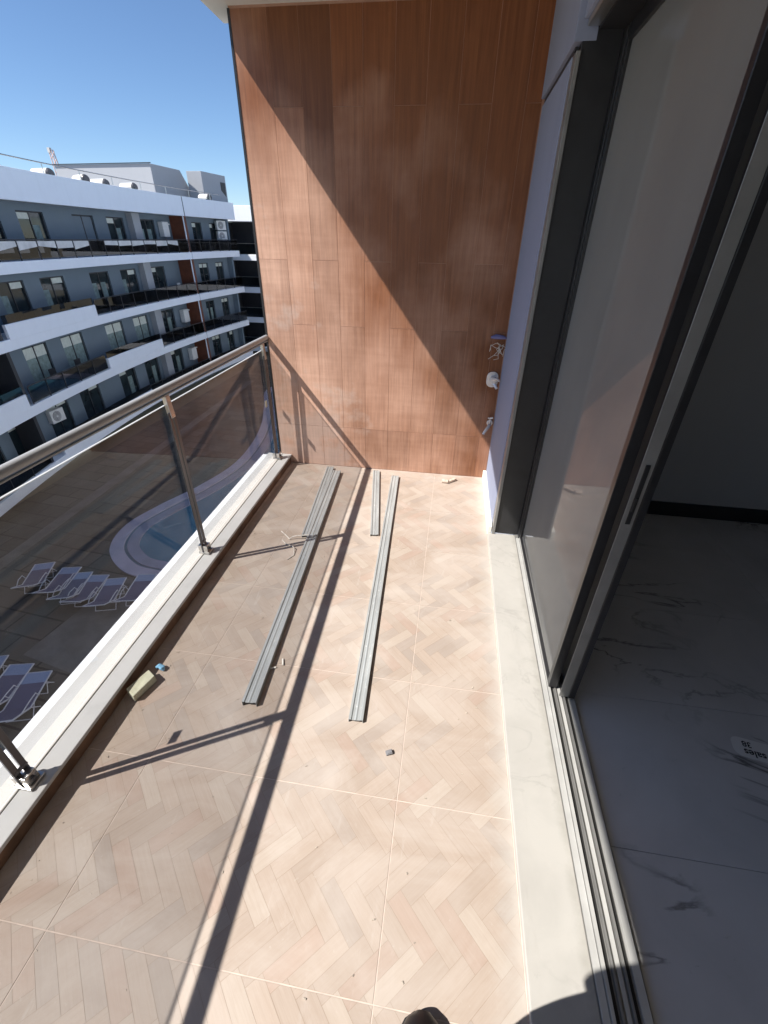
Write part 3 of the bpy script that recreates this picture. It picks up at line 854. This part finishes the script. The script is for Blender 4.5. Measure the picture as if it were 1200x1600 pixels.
skin_mesh('hair', [(0, -0.31, 1.66), (0, -0.315, 1.75)], [(0, 1)], [(0.083, 0.085), 0.075], M['hair'], pe)
for sx in (1, -1):                      # fingers round the phone, just behind the lens
    for k in range(4):
        z = 1.56 + 0.022 * k
        hv = [(sx * 0.060, -0.058, 1.515), (sx * 0.066, -0.050, z), (sx * 0.058, -0.032 - 0.002 * k, z + 0.006), (sx * 0.036, -0.030, z + 0.004)]
        skin_mesh('finger', hv, [(0, 1), (1, 2), (2, 3)], [0.012, 0.0095, 0.0088, 0.0075], M['skin'], pe, 1)
    skin_mesh('thumb', [(sx * 0.050, -0.060, 1.505), (sx * 0.052, -0.082, 1.545), (sx * 0.036, -0.078, 1.585)], [(0, 1), (1, 2)], [0.014, 0.012, 0.009], M['skin'], pe, 1)
ph = obj('held_phone', MB().extrude([(x, -0.066, 1.62 + z) for x, z in rrect(0.098, 0.17, 0.012)], (0, 0.008, 0)), M['phone'], None, 0.002)
props(ph, 'black phone held up in both hands just behind the viewpoint', 'phone')
def shoe(cx, cy, rz, parent):
    L, Wd = 0.30, 0.104
    sec = []
    n = 14
    mb = MB()
    prof = [(-0.14, .030, .060), (-0.12, .042, .085), (-0.06, .046, .088), (0.0, .050, .084), (0.05, .056, .076), (0.09, .060, .070), (0.125, .056, .062), (0.150, .042, .052), (0.166, .018, .040)]
    c, s_ = math.cos(rz), math.sin(rz)
    vs = []
    for (u, w, h) in prof:
        for k in range(n):
            a = math.pi * k / (n - 1)
            x = w * math.cos(a); z = 0.016 + (h - 0.016) * max(0.0, math.sin(a)) ** 0.75
            vs.append((cx + c * x - s_ * u, cy + s_ * x + c * u, z))
    fs = []
    for i in range(len(prof) - 1):
        for k in range(n - 1):
            fs.append((i * n + k, i * n + k + 1, (i + 1) * n + k + 1, (i + 1) * n + k))
    fs.append(tuple(range(n))); fs.append(tuple((len(prof) - 1) * n + k for k in range(n)))
    mb.add(vs, fs)
    so = obj('shoe', mb, M['shoe'], parent, smooth=True)
    out = [(u, w + 0.004) for u, w, h in prof] + [(u, -w - 0.004) for u, w, h in reversed(prof)]
    sol = MB().prism([(cx + c * w - s_ * u, cy + s_ * w + c * u) for u, w in out], 0.001, 0.017)
    obj('sole', sol, M['rubber'], so, 0.003)
    wl = MB()
    for k in range(4):
        u = 0.02 + 0.022 * k; z = 0.0815 - 0.0052 * k
        wl.tube([(cx + c * x - s_ * (u + d), cy + s_ * x + c * (u + d), z - abs(x) * 0.25) for x, d in ((-0.022, 0), (0, 0.008), (0.022, 0))], 0.0022, 5)
    obj('laces', wl, M['rubber'], so)
shoe(0.083, 0.132, 0.0, pe)
shoe(-0.125, 0.0, 0.15, pe)

# ================================================================== GROUND, POOL
GZ = -10.0
props(obj('ground', MB().add([(-900, -900, GZ - 0.13), (900, -900, GZ - 0.13), (900, 900, GZ - 0.13), (-900, 900, GZ - 0.13)], [(0, 1, 2, 3)]), M['ground'], base=(0, 0, GZ)), 'sandy ground around the buildings', None, None, 'structure')
def crom(pts, n=6):
    out = []
    for i in range(len(pts)):
        p0, p1, p2, p3 = [Vector(pts[(i + k - 1) % len(pts)]) for k in range(4)]
        for q in range(n):
            t = q / n
            out.append(0.5 * ((2 * p1) + (p2 - p0) * t + (2 * p0 - 5 * p1 + 4 * p2 - p3) * t * t + (-p0 + 3 * p1 - 3 * p2 + p3) * t ** 3))
    return out
shore = crom([(-9.0, 12.1), (-11.3, 12.0), (-12.7, 12.4), (-14.0, 13.6), (-14.45, 15.4), (-13.9, 17.4), (-13.0, 19.6), (-12.35, 22.5), (-12.6, 26.0), (-13.4, 29.5), (-14.6, 33.0), (-16, 38.0), (-12, 42.0), (-4, 40.0), (-3, 26.0), (-5, 14.0)])
def inset(pts, d):
    out = []
    n = len(pts)
    for i in range(n):
        t = (pts[(i + 1) % n] - pts[i - 1]).normalized()
        out.append(pts[i] + Vector((t.y, -t.x)) * d)
    return out
dk = [(-21.0, -12), (-2.5, -12), (-2.5, 48), (-21.0, 48)]
def ring(pa, pb, z0, z1, za=None):
    n = len(pa); mb = MB()
    vs = [(p.x, p.y, z1) for p in pa] + [(p.x, p.y, z1) for p in pb] + [(p.x, p.y, z0) for p in pa] + [(p.x, p.y, z0) for p in pb]
    fs = []
    for i in range(n):
        j = (i + 1) % n
        fs += [(i, j, n + j, n + i), (2 * n + i, 2 * n + j, j, i), (n + i, n + j, 3 * n + j, 3 * n + i)]
    return mb.add(vs, fs)
# which side is inside?
def area(p): return sum(p[i - 1].x * p[i].y - p[i].x * p[i - 1].y for i in range(len(p)))
sg = -1 if area(shore) > 0 else 1
in1 = inset(shore, sg * 0.55); in2 = inset(shore, sg * 0.68); in3 = inset(shore, sg * 1.15)
# pool deck with a hole for the basin
bm = bmesh.new()
vo = [bm.verts.new((x, y, GZ)) for x, y in dk]; eo = [bm.edges.new((vo[i - 1], vo[i])) for i in range(4)]
vi = [bm.verts.new((p.x, p.y, GZ)) for p in shore]; ei = [bm.edges.new((vi[i - 1], vi[i])) for i in range(len(vi))]
bmesh.ops.triangle_fill(bm, use_beauty=True, edges=eo + ei)
for f_ in list(bm.faces):
    c = f_.calc_center_median()
    ins = False
    for i in range(len(shore)):
        a, b = shore[i - 1], shore[i]
        if (a.y > c.y) != (b.y > c.y) and c.x < (b.x - a.x) * (c.y - a.y) / (b.y - a.y) + a.x: ins = not ins
    if ins: bm.faces.remove(f_)
me = bpy.data.meshes.new('pool_deck'); bm.to_mesh(me); bm.free(); me.materials.append(M['deck'])
o = bpy.data.objects.new('pool_deck', me); COL.objects.link(o); props(o, 'dark stone pool deck in the courtyard below', None, None, 'structure')
def sheet(name, pts, z, mat, lab):
    return props(obj(name, MB().add([(x, y, z) for x, y in pts], [tuple(range(len(pts)))]), mat, base=(pts[0][0], pts[0][1], z)), lab, None, None, 'structure')
M['path'] = plain('pale_grey_paving', (0.17, 0.165, 0.155), 0.75, var=0.25, scale=1.4)
sheet('path', [(-12.9, 7.9), (-9.3, 7.2), (-9.0, 11.6), (-12.3, 11.9)], GZ + 0.004, M['path'], 'paler paved patch beside the loungers')
sheet('path', [(-17.3, -8), (-16.7, -8), (-18.3, 40), (-18.9, 40)], GZ + 0.004, M['path'], 'pale paving strip along the far facade')
sheet('drain_channel', [(-16.5, -8), (-16.2, -8), (-17.8, 40), (-18.1, 40)], GZ + 0.005, M['far_dark'], 'dark drain channel along the pale strip')
po_ = empty('swimming_pool', (-9, 22, GZ - 1.4), 'curved swimming pool with double pale lilac coping in the courtyard below', 'swimming pool')
obj('outer_coping', ring(shore, in1, GZ - 0.4, GZ + 0.05), M['coping'], po_)
obj('pool_step', ring(in1, in2, GZ - 0.4, GZ - 0.03), M['pool_floor'], po_)
obj('inner_coping', ring(in2, in3, GZ - 1.3, GZ + 0.02), M['coping_dark'], po_)
bm = bmesh.new(); bm.faces.new([bm.verts.new((p.x, p.y, GZ - 1.3)) for p in inset(shore, sg * 1.1)]); bmesh.ops.triangulate(bm, faces=bm.faces[:])
mbp = MB(); mbp.add([v.co.copy() for v in bm.verts], [tuple(v.index for v in f_.verts) for f_ in bm.faces]) if False else None
bm.verts.index_update()
mbp = MB().add([v.co.copy() for v in bm.verts], [tuple(v.index for v in f_.verts) for f_ in bm.faces]); bm.free()
obj('basin', mbp, M['pool_floor'], po_)
wtr = MB().add([Vector((v.x, v.y, GZ - 0.06)) for v in mbp.v], mbp.f)
props(obj('pool_water', wtr, M['water'], base=(-9, 22, GZ - 0.06)), 'still blue-grey pool water', None, None, 'structure')

def make_lounger():
    r = empty('sun_lounger', (0, 0, 0), '', 'sun lounger', 'sun loungers on the pool deck')
    fr = MB(); w = 0.35
    back = [(0.62, 0.36), (1.25, 0.78)]
    for s in (-1, 1):
        fr.tube([(s * w, -0.95, 0.36), (s * w, 0.30, 0.36)], 0.024, 6)
        fr.tube([(s * w, 0.30, 0.36), (s * w, 0.92, 0.72)], 0.024, 6)
    fr.tube([(-w, -0.95, 0.36), (w, -0.95, 0.36)], 0.018, 6)
    fr.tube([(-w, 0.92, 0.72), (0, 0.95, 0.745), (w, 0.92, 0.72)], 0.018, 6)
    obj('frame', fr, M['lounger'], r, smooth=True)
    for ya, yb in ((-0.55, -0.8), (-0.62, -0.42), (0.10, 0.42), (0.30, 0.02)):
        lg = MB()
        for s in (-1, 1): lg.tube([(s * w, ya, 0.36), (s * w, yb, 0.012)], 0.015, 6)
        lg.tube([(-w, yb, 0.014), (w, yb, 0.014)], 0.014, 6)
        obj('leg', lg, M['lounger'], r, smooth=True)
    for s in (-1, 1):
        obj('armrest', MB().tube([(s * (w + .03), -0.1, 0.36), (s * (w + .05), -0.02, 0.56), (s * (w + .05), 0.28, 0.60), (s * w, 0.62, 0.55)], 0.017, 6), M['lounger'], r, smooth=True)
    obj('seat_sling', MB().box(-w + .012, w - .012, -0.55, 0.30, 0.352, 0.364), M['sling'], r)
    obj('foot_sling', MB().box(-w + .012, w - .012, -0.94, -0.55, 0.352, 0.364), M['sling_light'], r)
    b = MB().hexa([(-w + .012, .30, .352), (w - .012, .30, .352), (w - .012, .91, .706), (-w + .012, .91, .706), (-w + .012, .30, .364), (w - .012, .30, .364), (w - .012, .91, .718), (-w + .012, .91, .718)])
    obj('back_sling', b, M['sling'], r)
    return r
lproto = make_lounger()
lspots = [(-15.05, 10.95, 0.35, 'lounger farthest left of the six by the pool curve'),
          (-13.95, 10.85, 0.30, 'lounger second from left of the six by the pool curve'),
          (-13.25, 10.65, 0.28, 'lounger third from left of the six by the pool curve'),
          (-12.60, 10.60, 0.27, 'lounger fourth from left of the six by the pool curve'),
          (-11.75, 10.55, 0.24, 'lounger fifth from left of the six by the pool curve'),
          (-10.80, 10.95, 0.24, 'lounger nearest the kerb of the six by the pool curve'),
          (-12.95, 6.55, 0.30, 'lounger leftmost of the three below the near glass pane'),
          (-12.02, 6.40, 0.28, 'lounger in the middle of the three below the near glass pane'),
          (-11.20, 6.25, 0.27, 'lounger rightmost of the three below the near glass pane')]
for i, (x, y, a, lb_) in enumerate(lspots):
    o = lproto if i == 0 else copy_tree(lproto)
    o.location = (x, y, GZ + 0.004); o.rotation_euler = (0, 0, a + math.pi + (0.06, -0.05, 0.02, -0.07, 0.05, -0.02, 0.04, -0.05, 0.03)[i]); o['label'] = 'slate and white ' + lb_

# ================================================================== OPPOSITE BUILDING (curved)
def cxx(y): return 5.99939759e-03 * y * y - 4.16658501e-01 * y - 14.868522
def Q(y, off, z): return Vector((cxx(y) - off, y, z))
def pbox(mb, y0, y1, o0, o1, z0, z1, step=1.6):
    n = max(1, int(math.ceil((y1 - y0) / step)))
    vs = []
    for i in range(n + 1):
        y = y0 + (y1 - y0) * i / n
        vs += [Q(y, o0, z0), Q(y, o0, z1), Q(y, o1, z1), Q(y, o1, z0)]
    fs = [(0, 1, 2, 3), tuple(n * 4 + k for k in (3, 2, 1, 0))]
    for i in range(n):
        a, b = i * 4, i * 4 + 4
        for k in range(4):
            k2 = (k + 1) % 4
            fs.append((a + k, b + k, b + k2, a + k2))
    return mb.add(vs, fs)
YA, YB, YD = 2.0, 46.9, 39.35
H = 3.1
ob = empty('apartment_building', (-23, 25, GZ), 'long curved apartment building with white balcony bands and blue-grey walls across the pool', 'building')
for a, b in ((YA, YD - 0.06), (YD + 0.06, YB)):
    obj('roof_parapet', pbox(MB(), a, b, 0.0, 0.30, 2.98, 4.28), M['fascia'], ob, 0.02)
for a, b, z in ((YD - 0.06, YD + 0.06, 0),):
    obj('joint_strip', pbox(MB(), a, b, 0.03, 0.3, 3.0, 4.27), M['far_dark'], ob)
obj('roof', pbox(MB(), YA, YB, 0.30, 22.0, 3.0, 3.65), M['pent'], ob)
wins_main = [(3.0, 5.0), (7.2, 9.2), (10.9, 12.8), (15.2, 17.2), (18.0, 20.0), (21.1, 23.0), (24.25, 26.25), (28.65, 30.6), (31.9, 33.7), (35.4, 37.3), (42.3, 43.7), (44.9, 46.1)]
kinds = random.Random(21)
for st in range(4):                                  # storeys from the top down
    zf = 0.5 - H * st                                # floor
    zc = 2.98 - H * st + (0.0 if st == 0 else 0.12)  # underside of the slab above
    if st > 0: zc = -H * (st - 1) + 0.0
    for a, b in ((YA, YD - 0.04), (YD + 0.04, YB)):
        obj('balcony_slab', pbox(MB(), a, b, 0.0, 1.62, zf - 0.5, zf), M['fascia'], ob, 0.02)
    wz1 = zf + 2.16
    wl = MB()
    edges = [YA] + [e for w in wins_main for e in w] + [YB]
    for q in range(0, len(edges), 2):
        pbox(wl, edges[q], edges[q + 1], 1.40, 1.62, zf, wz1)
    pbox(wl, YA, YB, 1.40, 1.62, wz1, zc + 0.02)
    obj('wall', wl, M['facade'], ob)
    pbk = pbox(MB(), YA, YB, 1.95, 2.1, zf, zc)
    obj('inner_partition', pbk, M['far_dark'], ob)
    for wi, (a, b) in enumerate(wins_main):
        fm = MB(); t = 0.07
        pbox(fm, a, a + t, 1.50, 1.58, zf + .02, wz1); pbox(fm, b - t, b, 1.50, 1.58, zf + .02, wz1)
        m_ = (a + b) / 2
        pbox(fm, m_ - t / 2, m_ + t / 2, 1.50, 1.58, zf + .02, wz1 - .0); pbox(fm, a + t, b - t, 1.505, 1.575, wz1 - t, wz1 - .005); pbox(fm, a + t, b - t, 1.505, 1.575, zf + .025, zf + .02 + t)
        w = obj('window', fm, M['far_dark'], ob)
        shut = (st == 0 and wi == 7)
        for h_, (pa, pb) in enumerate(((a + t, m_ - t / 2), (m_ + t / 2, b - t))):
            if shut:
                sb = MB()
                for s_ in range(14):
                    zz = zf + .09 + s_ * (wz1 - zf - .17) / 14
                    pbox(sb, pa, pb, 1.515 + 0.006 * (s_ % 2), 1.55, zz, zz + (wz1 - zf - .17) / 14)
                obj('shutter', sb, M['facade'], w)
                continue
            obj('pane', pbox(MB(), pa, pb, 1.53, 1.55, zf + .09, wz1 - t), M['farglass'], w)
            r = kinds.random()
            lit = st == 2 and 4 < wi < 9
            if r < 0.35 or lit:
                cu = M['curtain']
                obj('curtain', pbox(MB(), pa + 0.02, pb - (0.02 if lit else (pb - pa) * 0.4), 1.518, 1.5285, zf + .10, wz1 - 0.62), cu, w)
            if (r > 0.55 or lit) and not (st == 0 and h_ == 1):
                obj('pane_reflection', pbox(MB(), pa + 0.02, pb - 0.02, 1.510, 1.528, wz1 - (0.62 if lit else 0.36), wz1 - 0.08), M['pane_refl'], w)  # pale band over the upper pane, painted in place of a bright reflection
    # piers and the divider wall between flats
    obj('pier', pbox(MB(), 34.1, 34.95, 0.95, 1.398, zf + 0.002, zc), M['pent'], ob)
    obj('pier', pbox(MB(), 13.4, 14.2, 0.95, 1.398, zf + 0.002, zc), M['fascia'], ob)
    dv = obj('divider_wall', pbox(MB(), YD - 0.0, YD + 0.22, 0.10, 1.397, zf + 0.002, zc), M['brown_far'], ob)
    obj('drain_pipe', MB().tube([Q(YD - 0.08, 0.16, zf), Q(YD - 0.08, 0.16, zc)], 0.05, 8), M['fascia'], dv)
    obj('divider_wall', pbox(MB(), 18.55, 18.77, 0.10, 1.397, zf + 0.002, zc), M['far_dark'], ob)
    # balustrades
    if st == 0: segs = [(YA, 18.6, 'g'), (19.0, YD - 0.1, 'g'), (YD + 0.1, YB - .1, 'g')]
    elif st == 1: segs = [(YA, 18.6, 'g'), (19.06, 26.4, 'p'), (26.5, YD - 0.1, 'g'), (YD + 0.1, YB - .1, 'g')]
    elif st == 2: segs = [(YA, 10, 'g'), (10, 18.6, 'p'), (19.0, 26.0, 'g'), (26.1, 32.8, 'p'), (32.9, YD - 0.1, 'g'), (YD + 0.1, YB - .1, 'g')]
    else: segs = [(YA, 18.6, 'g'), (19.7, 30, 'p'), (30.1, YD - 0.1, 'g'), (YD + 0.1, YB - .1, 'g')]
    for a, b, ty in segs:
        if ty == 'p':
            obj('solid_parapet', pbox(MB(), a, b, -0.015, 0.16, zf - 0.08, zf + 0.62), M['fascia'], ob, 0.015)
            obj('glass_upstand', pbox(MB(), a + .05, b - .05, 0.06, 0.075, zf + 0.622, zf + 1.0), M['far_rail_glass'], ob)
        else:
            obj('top_rail', pbox(MB(), a, b, 0.06, 0.11, zf + 0.86, zf + 0.90), M['far_dark'], ob)
            n = max(1, round((b - a) / 1.45))
            for q in range(n):
                pa, pb = a + (b - a) * q / n, a + (b - a) * (q + 1) / n
                gp = obj('glass_panel', pbox(MB(), pa + .03, pb - .03, 0.08, 0.095, zf + 0.06, zf + 0.84), M['far_rail_glass'], ob)
                obj('post', pbox(MB(), pa - .02, pa + .02, 0.06, 0.11, zf, zf + 0.86), M['far_dark'], gp)
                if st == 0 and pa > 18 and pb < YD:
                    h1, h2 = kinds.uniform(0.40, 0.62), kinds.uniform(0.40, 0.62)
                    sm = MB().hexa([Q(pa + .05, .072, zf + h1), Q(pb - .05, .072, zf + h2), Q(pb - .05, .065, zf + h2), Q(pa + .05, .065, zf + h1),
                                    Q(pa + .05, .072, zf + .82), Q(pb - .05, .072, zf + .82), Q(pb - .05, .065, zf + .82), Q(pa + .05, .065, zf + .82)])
                    if kinds.random() < 0.85: obj('reflection_strip', sm, M['pale_panel'], gp)  # pale strip added on the glass, painting in a bright reflection
obj('end_wall', MB().hexa([Q(YB, .9, GZ), Q(YB + .25, .9, GZ), Q(YB + .25, 18, GZ), Q(YB, 18, GZ), Q(YB, .9, 4.0), Q(YB + .25, .9, 4.0), Q(YB + .25, 18, 4.0), Q(YB, 18, 4.0)]), M['facade'], ob)
obj('ground_storey', pbox(MB(), YA, YB, 1.3, 1.6, GZ, 0.5 - H * 3 - 0.5), M['facade'], ob)
# roof rooms
r1 = MB().extrude([(-27.2, 44.5, 3.6), (-27.2, 44.5, 6.9), (-27.0, 48.9, 6.9), (-26.9, 52.0, 3.6)], (-10, 1.0, 0))
obj('roof_room', r1, M['pent'], ob, 0.02)
obj('roof_edge', MB().bar((-37.4, 45.45, 6.94), (-27.1, 44.42, 6.94), 0.12, 0.06), M['far_dark'], ob)
r2 = MB().hexa([(-26.7, 49.5, 3.6), (-25.2, 49.5, 3.6), (-24.7, 53.5, 3.6), (-26.4, 53.5, 3.6), (-26.7, 49.5, 6.9), (-25.2, 49.5, 6.9), (-24.7, 53.5, 6.9), (-26.4, 53.5, 6.9)])
obj('roof_room', r2, M['pent'], ob, 0.02)
obj('roof_door', MB().hexa([(-24.86, 52.5, 4.7), (-24.74, 53.3, 4.7), (-24.80, 53.3, 4.7), (-24.92, 52.5, 4.7), (-24.80, 52.5, 6.3), (-24.68, 53.3, 6.3), (-24.74, 53.3, 6.3), (-24.86, 52.5, 6.3)]), M['far_dark'], ob)
rr_ = MB()
pts = [Q(y, 0.35, 4.78) for y in [YA + i * 1.5 for i in range(30)]]
rr_.tube(pts, 0.028, 6)
obj('roof_rail', rr_, M['steel'], ob)
for i in range(0, 30, 2):
    obj('rail_post', MB().tube([Q(YA + i * 1.5, .35, 4.2), Q(YA + i * 1.5, .35, 4.78)], 0.022, 6), M['steel'], ob)

def solar():
    r = empty('solar_water_heater', (0, 0, 0), '', 'solar water heater', 'solar water heaters on the roof')
    obj('tank', MB().tube([(-0.65, 0, 0.62), (0.55, 0, 0.62)], 0.27, 14), M['far_white'], r, smooth=True)
    obj('end_cap', MB().tube([(0.55, 0, 0.62), (0.66, 0, 0.62)], [0.275, 0.22], 14), M['tank'], r, smooth=True)
    obj('collector', MB().hexa([(-.95, -1.5, .10), (.95, -1.5, .10), (.95, -.28, .52), (-.95, -.28, .52), (-.95, -1.5, .18), (.95, -1.5, .18), (.95, -.28, .60), (-.95, -.28, .60)]), M['farglass'], r)
    st_ = MB()
    for x in (-.55, .5): st_.bar((x, .2, 0), (x, 0, .5), .05, .05).bar((x, -1.4, 0), (x, -1.35, .14), .05, .05)
    obj('stand', st_, M['grey_alu'], r)
    return r
sp = solar()
spots = [(24.0, 2.2, 'solar water heater farthest left on the roof edge'), (28.6, 2.4, 'second solar water heater from the left along the roof edge'), (31.6, 2.2, 'third solar water heater from the left along the roof edge'),
         (33.9, 2.6, 'fourth solar water heater from the left along the roof edge'), (36.4, 2.2, 'fifth solar water heater from the left, below the corner of the big roof room'), (45.6, 1.8, 'solar water heater at the right end of the roof near the small roof room')]
for i, (y, off, lb_) in enumerate(spots):
    o = sp if i == 0 else copy_tree(sp)
    o.location = Q(y, off, 3.95); o.rotation_euler = (0, 0, math.radians(-18 + 9 * math.sin(i * 2.3))); o['label'] = 'white ' + lb_

# things hung on that facade
def ac():
    r = empty('air_conditioner', (0, 0, 0), '', 'air conditioner', 'outdoor air conditioner units on the far facade')
    obj('casing', MB().box(-0.16, 0.16, -0.48, 0.48, 0, 0.72), M['far_white'], r, 0.02)
    gr = MB()
    obj('fan_recess', MB().tube([(0.161, -0.08, 0.36), (0.172, -0.08, 0.36)], 0.285, 24), M['grey_plastic'], r)
    for q in (0.24, 0.17, 0.10):
        gr.tube([(0.178, -0.08 + q * math.cos(t), 0.36 + q * math.sin(t)) for t in [2 * math.pi * j / 20 for j in range(21)]], 0.012, 5)
    obj('grille', gr, M['far_white'], r)
    obj('hub', MB().tube([(0.173, -0.08, 0.36), (0.19, -0.08, 0.36)], 0.06, 12), M['far_white'], r)
    return r
acp = ac()
acs = [(21.45, 1.22, -7.62, 'white air conditioner with round fan on the lowest visible storey above the handrail'),
       (46.0, 1.0, 2.15, 'upper of two stacked white air conditioners at right end of top storey'),
       (46.0, 1.0, 1.32, 'lower of two stacked white air conditioners at right end of top storey')]
for i, (y, off, z, lb_) in enumerate(acs):
    o = acp if i == 0 else copy_tree(acp)
    o.location = Q(y, off, z); o['label'] = lb_
    o.rotation_euler = (0, 0, 0 if i == 0 else -0.5)
def heater():
    r = empty('wall_boiler', (0, 0, 0), '', 'boiler', 'white wall boilers on the balconies')
    obj('casing', MB().box(-0.2, 0.2, -0.40, 0.40, 0, 1.0), M['far_white'], r, 0.03)
    obj('flue', MB().tube([(0, 0.40, 0.86), (0, 0.85, 0.86)], 0.05, 8), M['far_white'], r)
    obj('pipes', MB().tube([(0, 0.1, 0), (0, 0.1, -0.55)], 0.025, 6).tube([(0.05, -0.05, 0), (0.05, -0.05, -0.4)], 0.025, 6), M['grey_plastic'], r)
    return r
hp = heater()
for i, (y, z, lb_) in enumerate([(38.05, 1.55, 'white wall boiler on the top storey balcony beside the brown divider'), (38.45, -4.75, 'white wall boiler on the third storey balcony beside the brown divider'), (38.5, -7.9, 'white wall boiler beside the brown divider, lowest one, just above the handrail')]):
    o = hp if i == 0 else copy_tree(hp)
    o.location = Q(y, 1.18, z); o['label'] = lb_
# balcony furniture far away
def cabinet(y, off, z, w, h, lb_):
    r = empty('storage_cabinet', Q(y, off, z), lb_, 'cabinet', 'white cabinets on the far balconies')
    c = Q(y, off, z)
    obj('carcass', MB().box(c.x - .25, c.x + .25, c.y - w / 2, c.y + w / 2, c.z, c.z + h), M['far_white'], r, 0.02)
    obj('door_gap', MB().box(c.x + .2505, c.x + .256, c.y - .02, c.y + .02, c.z + .05, c.z + h - .05), M['grey_plastic'], r)
cabinet(43.6, 0.45, 0.5, 1.2, 0.55, 'low white cabinet on the top storey balcony right of the divider')
cabinet(45.3, 0.55, 0.5, 1.1, 1.0, 'taller white cabinet on the top storey balcony under the stacked air conditioners')
cabinet(34.6, 0.5, -2.6, 1.4, 0.75, 'white cabinet behind the glass on the second storey balcony')
def table(y, off, z, lb_):
    c = Q(y, off, z)
    r = empty('balcony_table', c, lb_, 'table')
    obj('table_top', MB().obox(c + Vector((0, 0, .72)), (.8, 0, 0), (0, .9, 0), (0, 0, .05)), M['debris'], r)
    for sx in (-.32, .32):
        for sy in (-.36, .36):
            obj('leg', MB().box(c.x + sx - .02, c.x + sx + .02, c.y + sy - .02, c.y + sy + .02, c.z, c.z + .695), M['far_dark'], r)
table(36.6, 0.7, -5.7, 'pale table on the third storey balcony beside the boiler')
def chair(y, off, z, lb_, m_):
    c = Q(y, off, z)
    r = empty('balcony_chair', c, lb_, 'chair', 'chairs on the far balconies')
    obj('seat', MB().obox(c + Vector((0, 0, .44)), (.42, 0, 0), (0, .44, 0), (0, 0, .05)), m_, r)
    obj('backrest', MB().obox(c + Vector((-.2, 0, .72)), (.04, 0, 0), (0, .44, 0), (0, 0, .44)), m_, r)
    for sx in (-.18, .18):
        for sy in (-.19, .19):
            obj('leg', MB().box(c.x + sx - .02, c.x + sx + .02, c.y + sy - .02, c.y + sy + .02, c.z, c.z + .413), m_, r)
chair(37.9, 0.6, -2.6, 'white chair on the second storey balcony beside the brown divider', M['far_white'])
chair(22.1, 0.7, -5.7, 'dark chair behind the glass at the left of the third storey balcony', M['far_dark'])
chair(24.4, 0.7, -5.7, 'dark chair behind the glass near the white parapet of the third storey', M['far_dark'])

# our own building: the rest of the sunlit facade to either side, above and below this balcony
hb = empty('home_building', (3, 0, GZ), 'white balconied apartment building this balcony belongs to', 'building')
for k in range(-3, 2):
    zf = 3.1 * k
    for a, b in ((-42, -3.3), (4.2, 62)):
        obj('balcony_slab', MB().box(-1.52, 1.2, a, b, zf - 0.42, zf), M['fascia'], hb, 0.02)
        obj('solid_parapet', MB().box(-1.52, -1.36, a, b, zf + 0.001, zf + (0.62 if k % 2 else 0.9)), M['fascia'], hb, 0.02)
        if k < 1: obj('wall', MB().box(0.66, 1.0, a, b, zf + 0.001, zf + 2.67), M['fascia'], hb)
    if k not in (0, 1):
        obj('balcony_slab', MB().box(-1.52, 1.2, -3.29, 4.19, zf - 0.42, zf), M['fascia'], hb, 0.02)
    if k < 0:
        obj('wall', MB().box(0.66, 1.0, -3.29, 4.19, zf + 0.001, zf + 2.67), M['fascia'], hb)
obj('roof_parapet', MB().box(-1.52, -1.3, -42, 62, 3.6, 4.7), M['fascia'], hb)
obj('roof', MB().box(-1.29, 14, -42, 62, 3.60, 3.9), M['pent'], hb)

# far wing behind the right end
wg = empty('far_wing', (-16, 54, GZ), 'far white apartment wing with black balcony openings beyond the end of the curved building', 'building')
obj('roof_parapet', MB().box(-24.5, -8, 50.3, 50.6, 2.95, 4.28), M['fascia'], wg, 0.02)
obj('roof', MB().box(-24.5, -8, 50.6, 64, 2.95, 3.6), M['pent'], wg)
for k in range(4):
    zt = 0.42 - H * k - (0.35 if k == 0 else 0.3 if k == 1 else 0.2)
    obj('balcony_slab', MB().box(-24.5, -8, 50.5, 53.0, zt - 0.55, zt), M['fascia'], wg, 0.02)
    obj('glass_balustrade', MB().box(-24.4, -8.1, 50.58, 50.60, zt + .02, zt + .95), M['far_rail_glass'], wg)
    obj('top_rail', MB().box(-24.4, -8.1, 50.56, 50.62, zt + .96, zt + 1.0), M['steel'], wg)
obj('wall', MB().box(-24.5, -8, 53.1, 53.3, GZ, 2.94), M['far_dark'], wg)  # charcoal colour paints in the shade of the deep balconies
obj('side_wall', MB().box(-24.7, -24.52, 50.5, 64, GZ, 2.94), M['far_dark'], wg)

# distant mast above the big roof room
ms = empty('mast', (-46.0, 57.0, 3.0), 'faint pale pinkish mast rising behind the big roof room', 'mast')
mm = MB()
for sx, sy in ((-.35, -.35), (.35, -.35), (.35, .35), (-.35, .35)):
    mm.tube([(-46.0 + sx, 57 + sy, 3.0), (-46.5 + sx * .4, 57 + sy * .4, 9.6)], 0.06, 6)
for q in range(9):
    z = 3.6 + q * .65
    mm.tube([(-46.5, 56.8, z), (-45.95, 56.8, z + .6)], 0.04, 5)
obj('lattice', mm, plain('pale_pink_mast', (0.72, 0.56, 0.53), 0.7), ms)
obj('panel', MB().box(-46.72, -46.42, 56.75, 57.05, 9.3, 9.75), M['pale_panel'], ms)
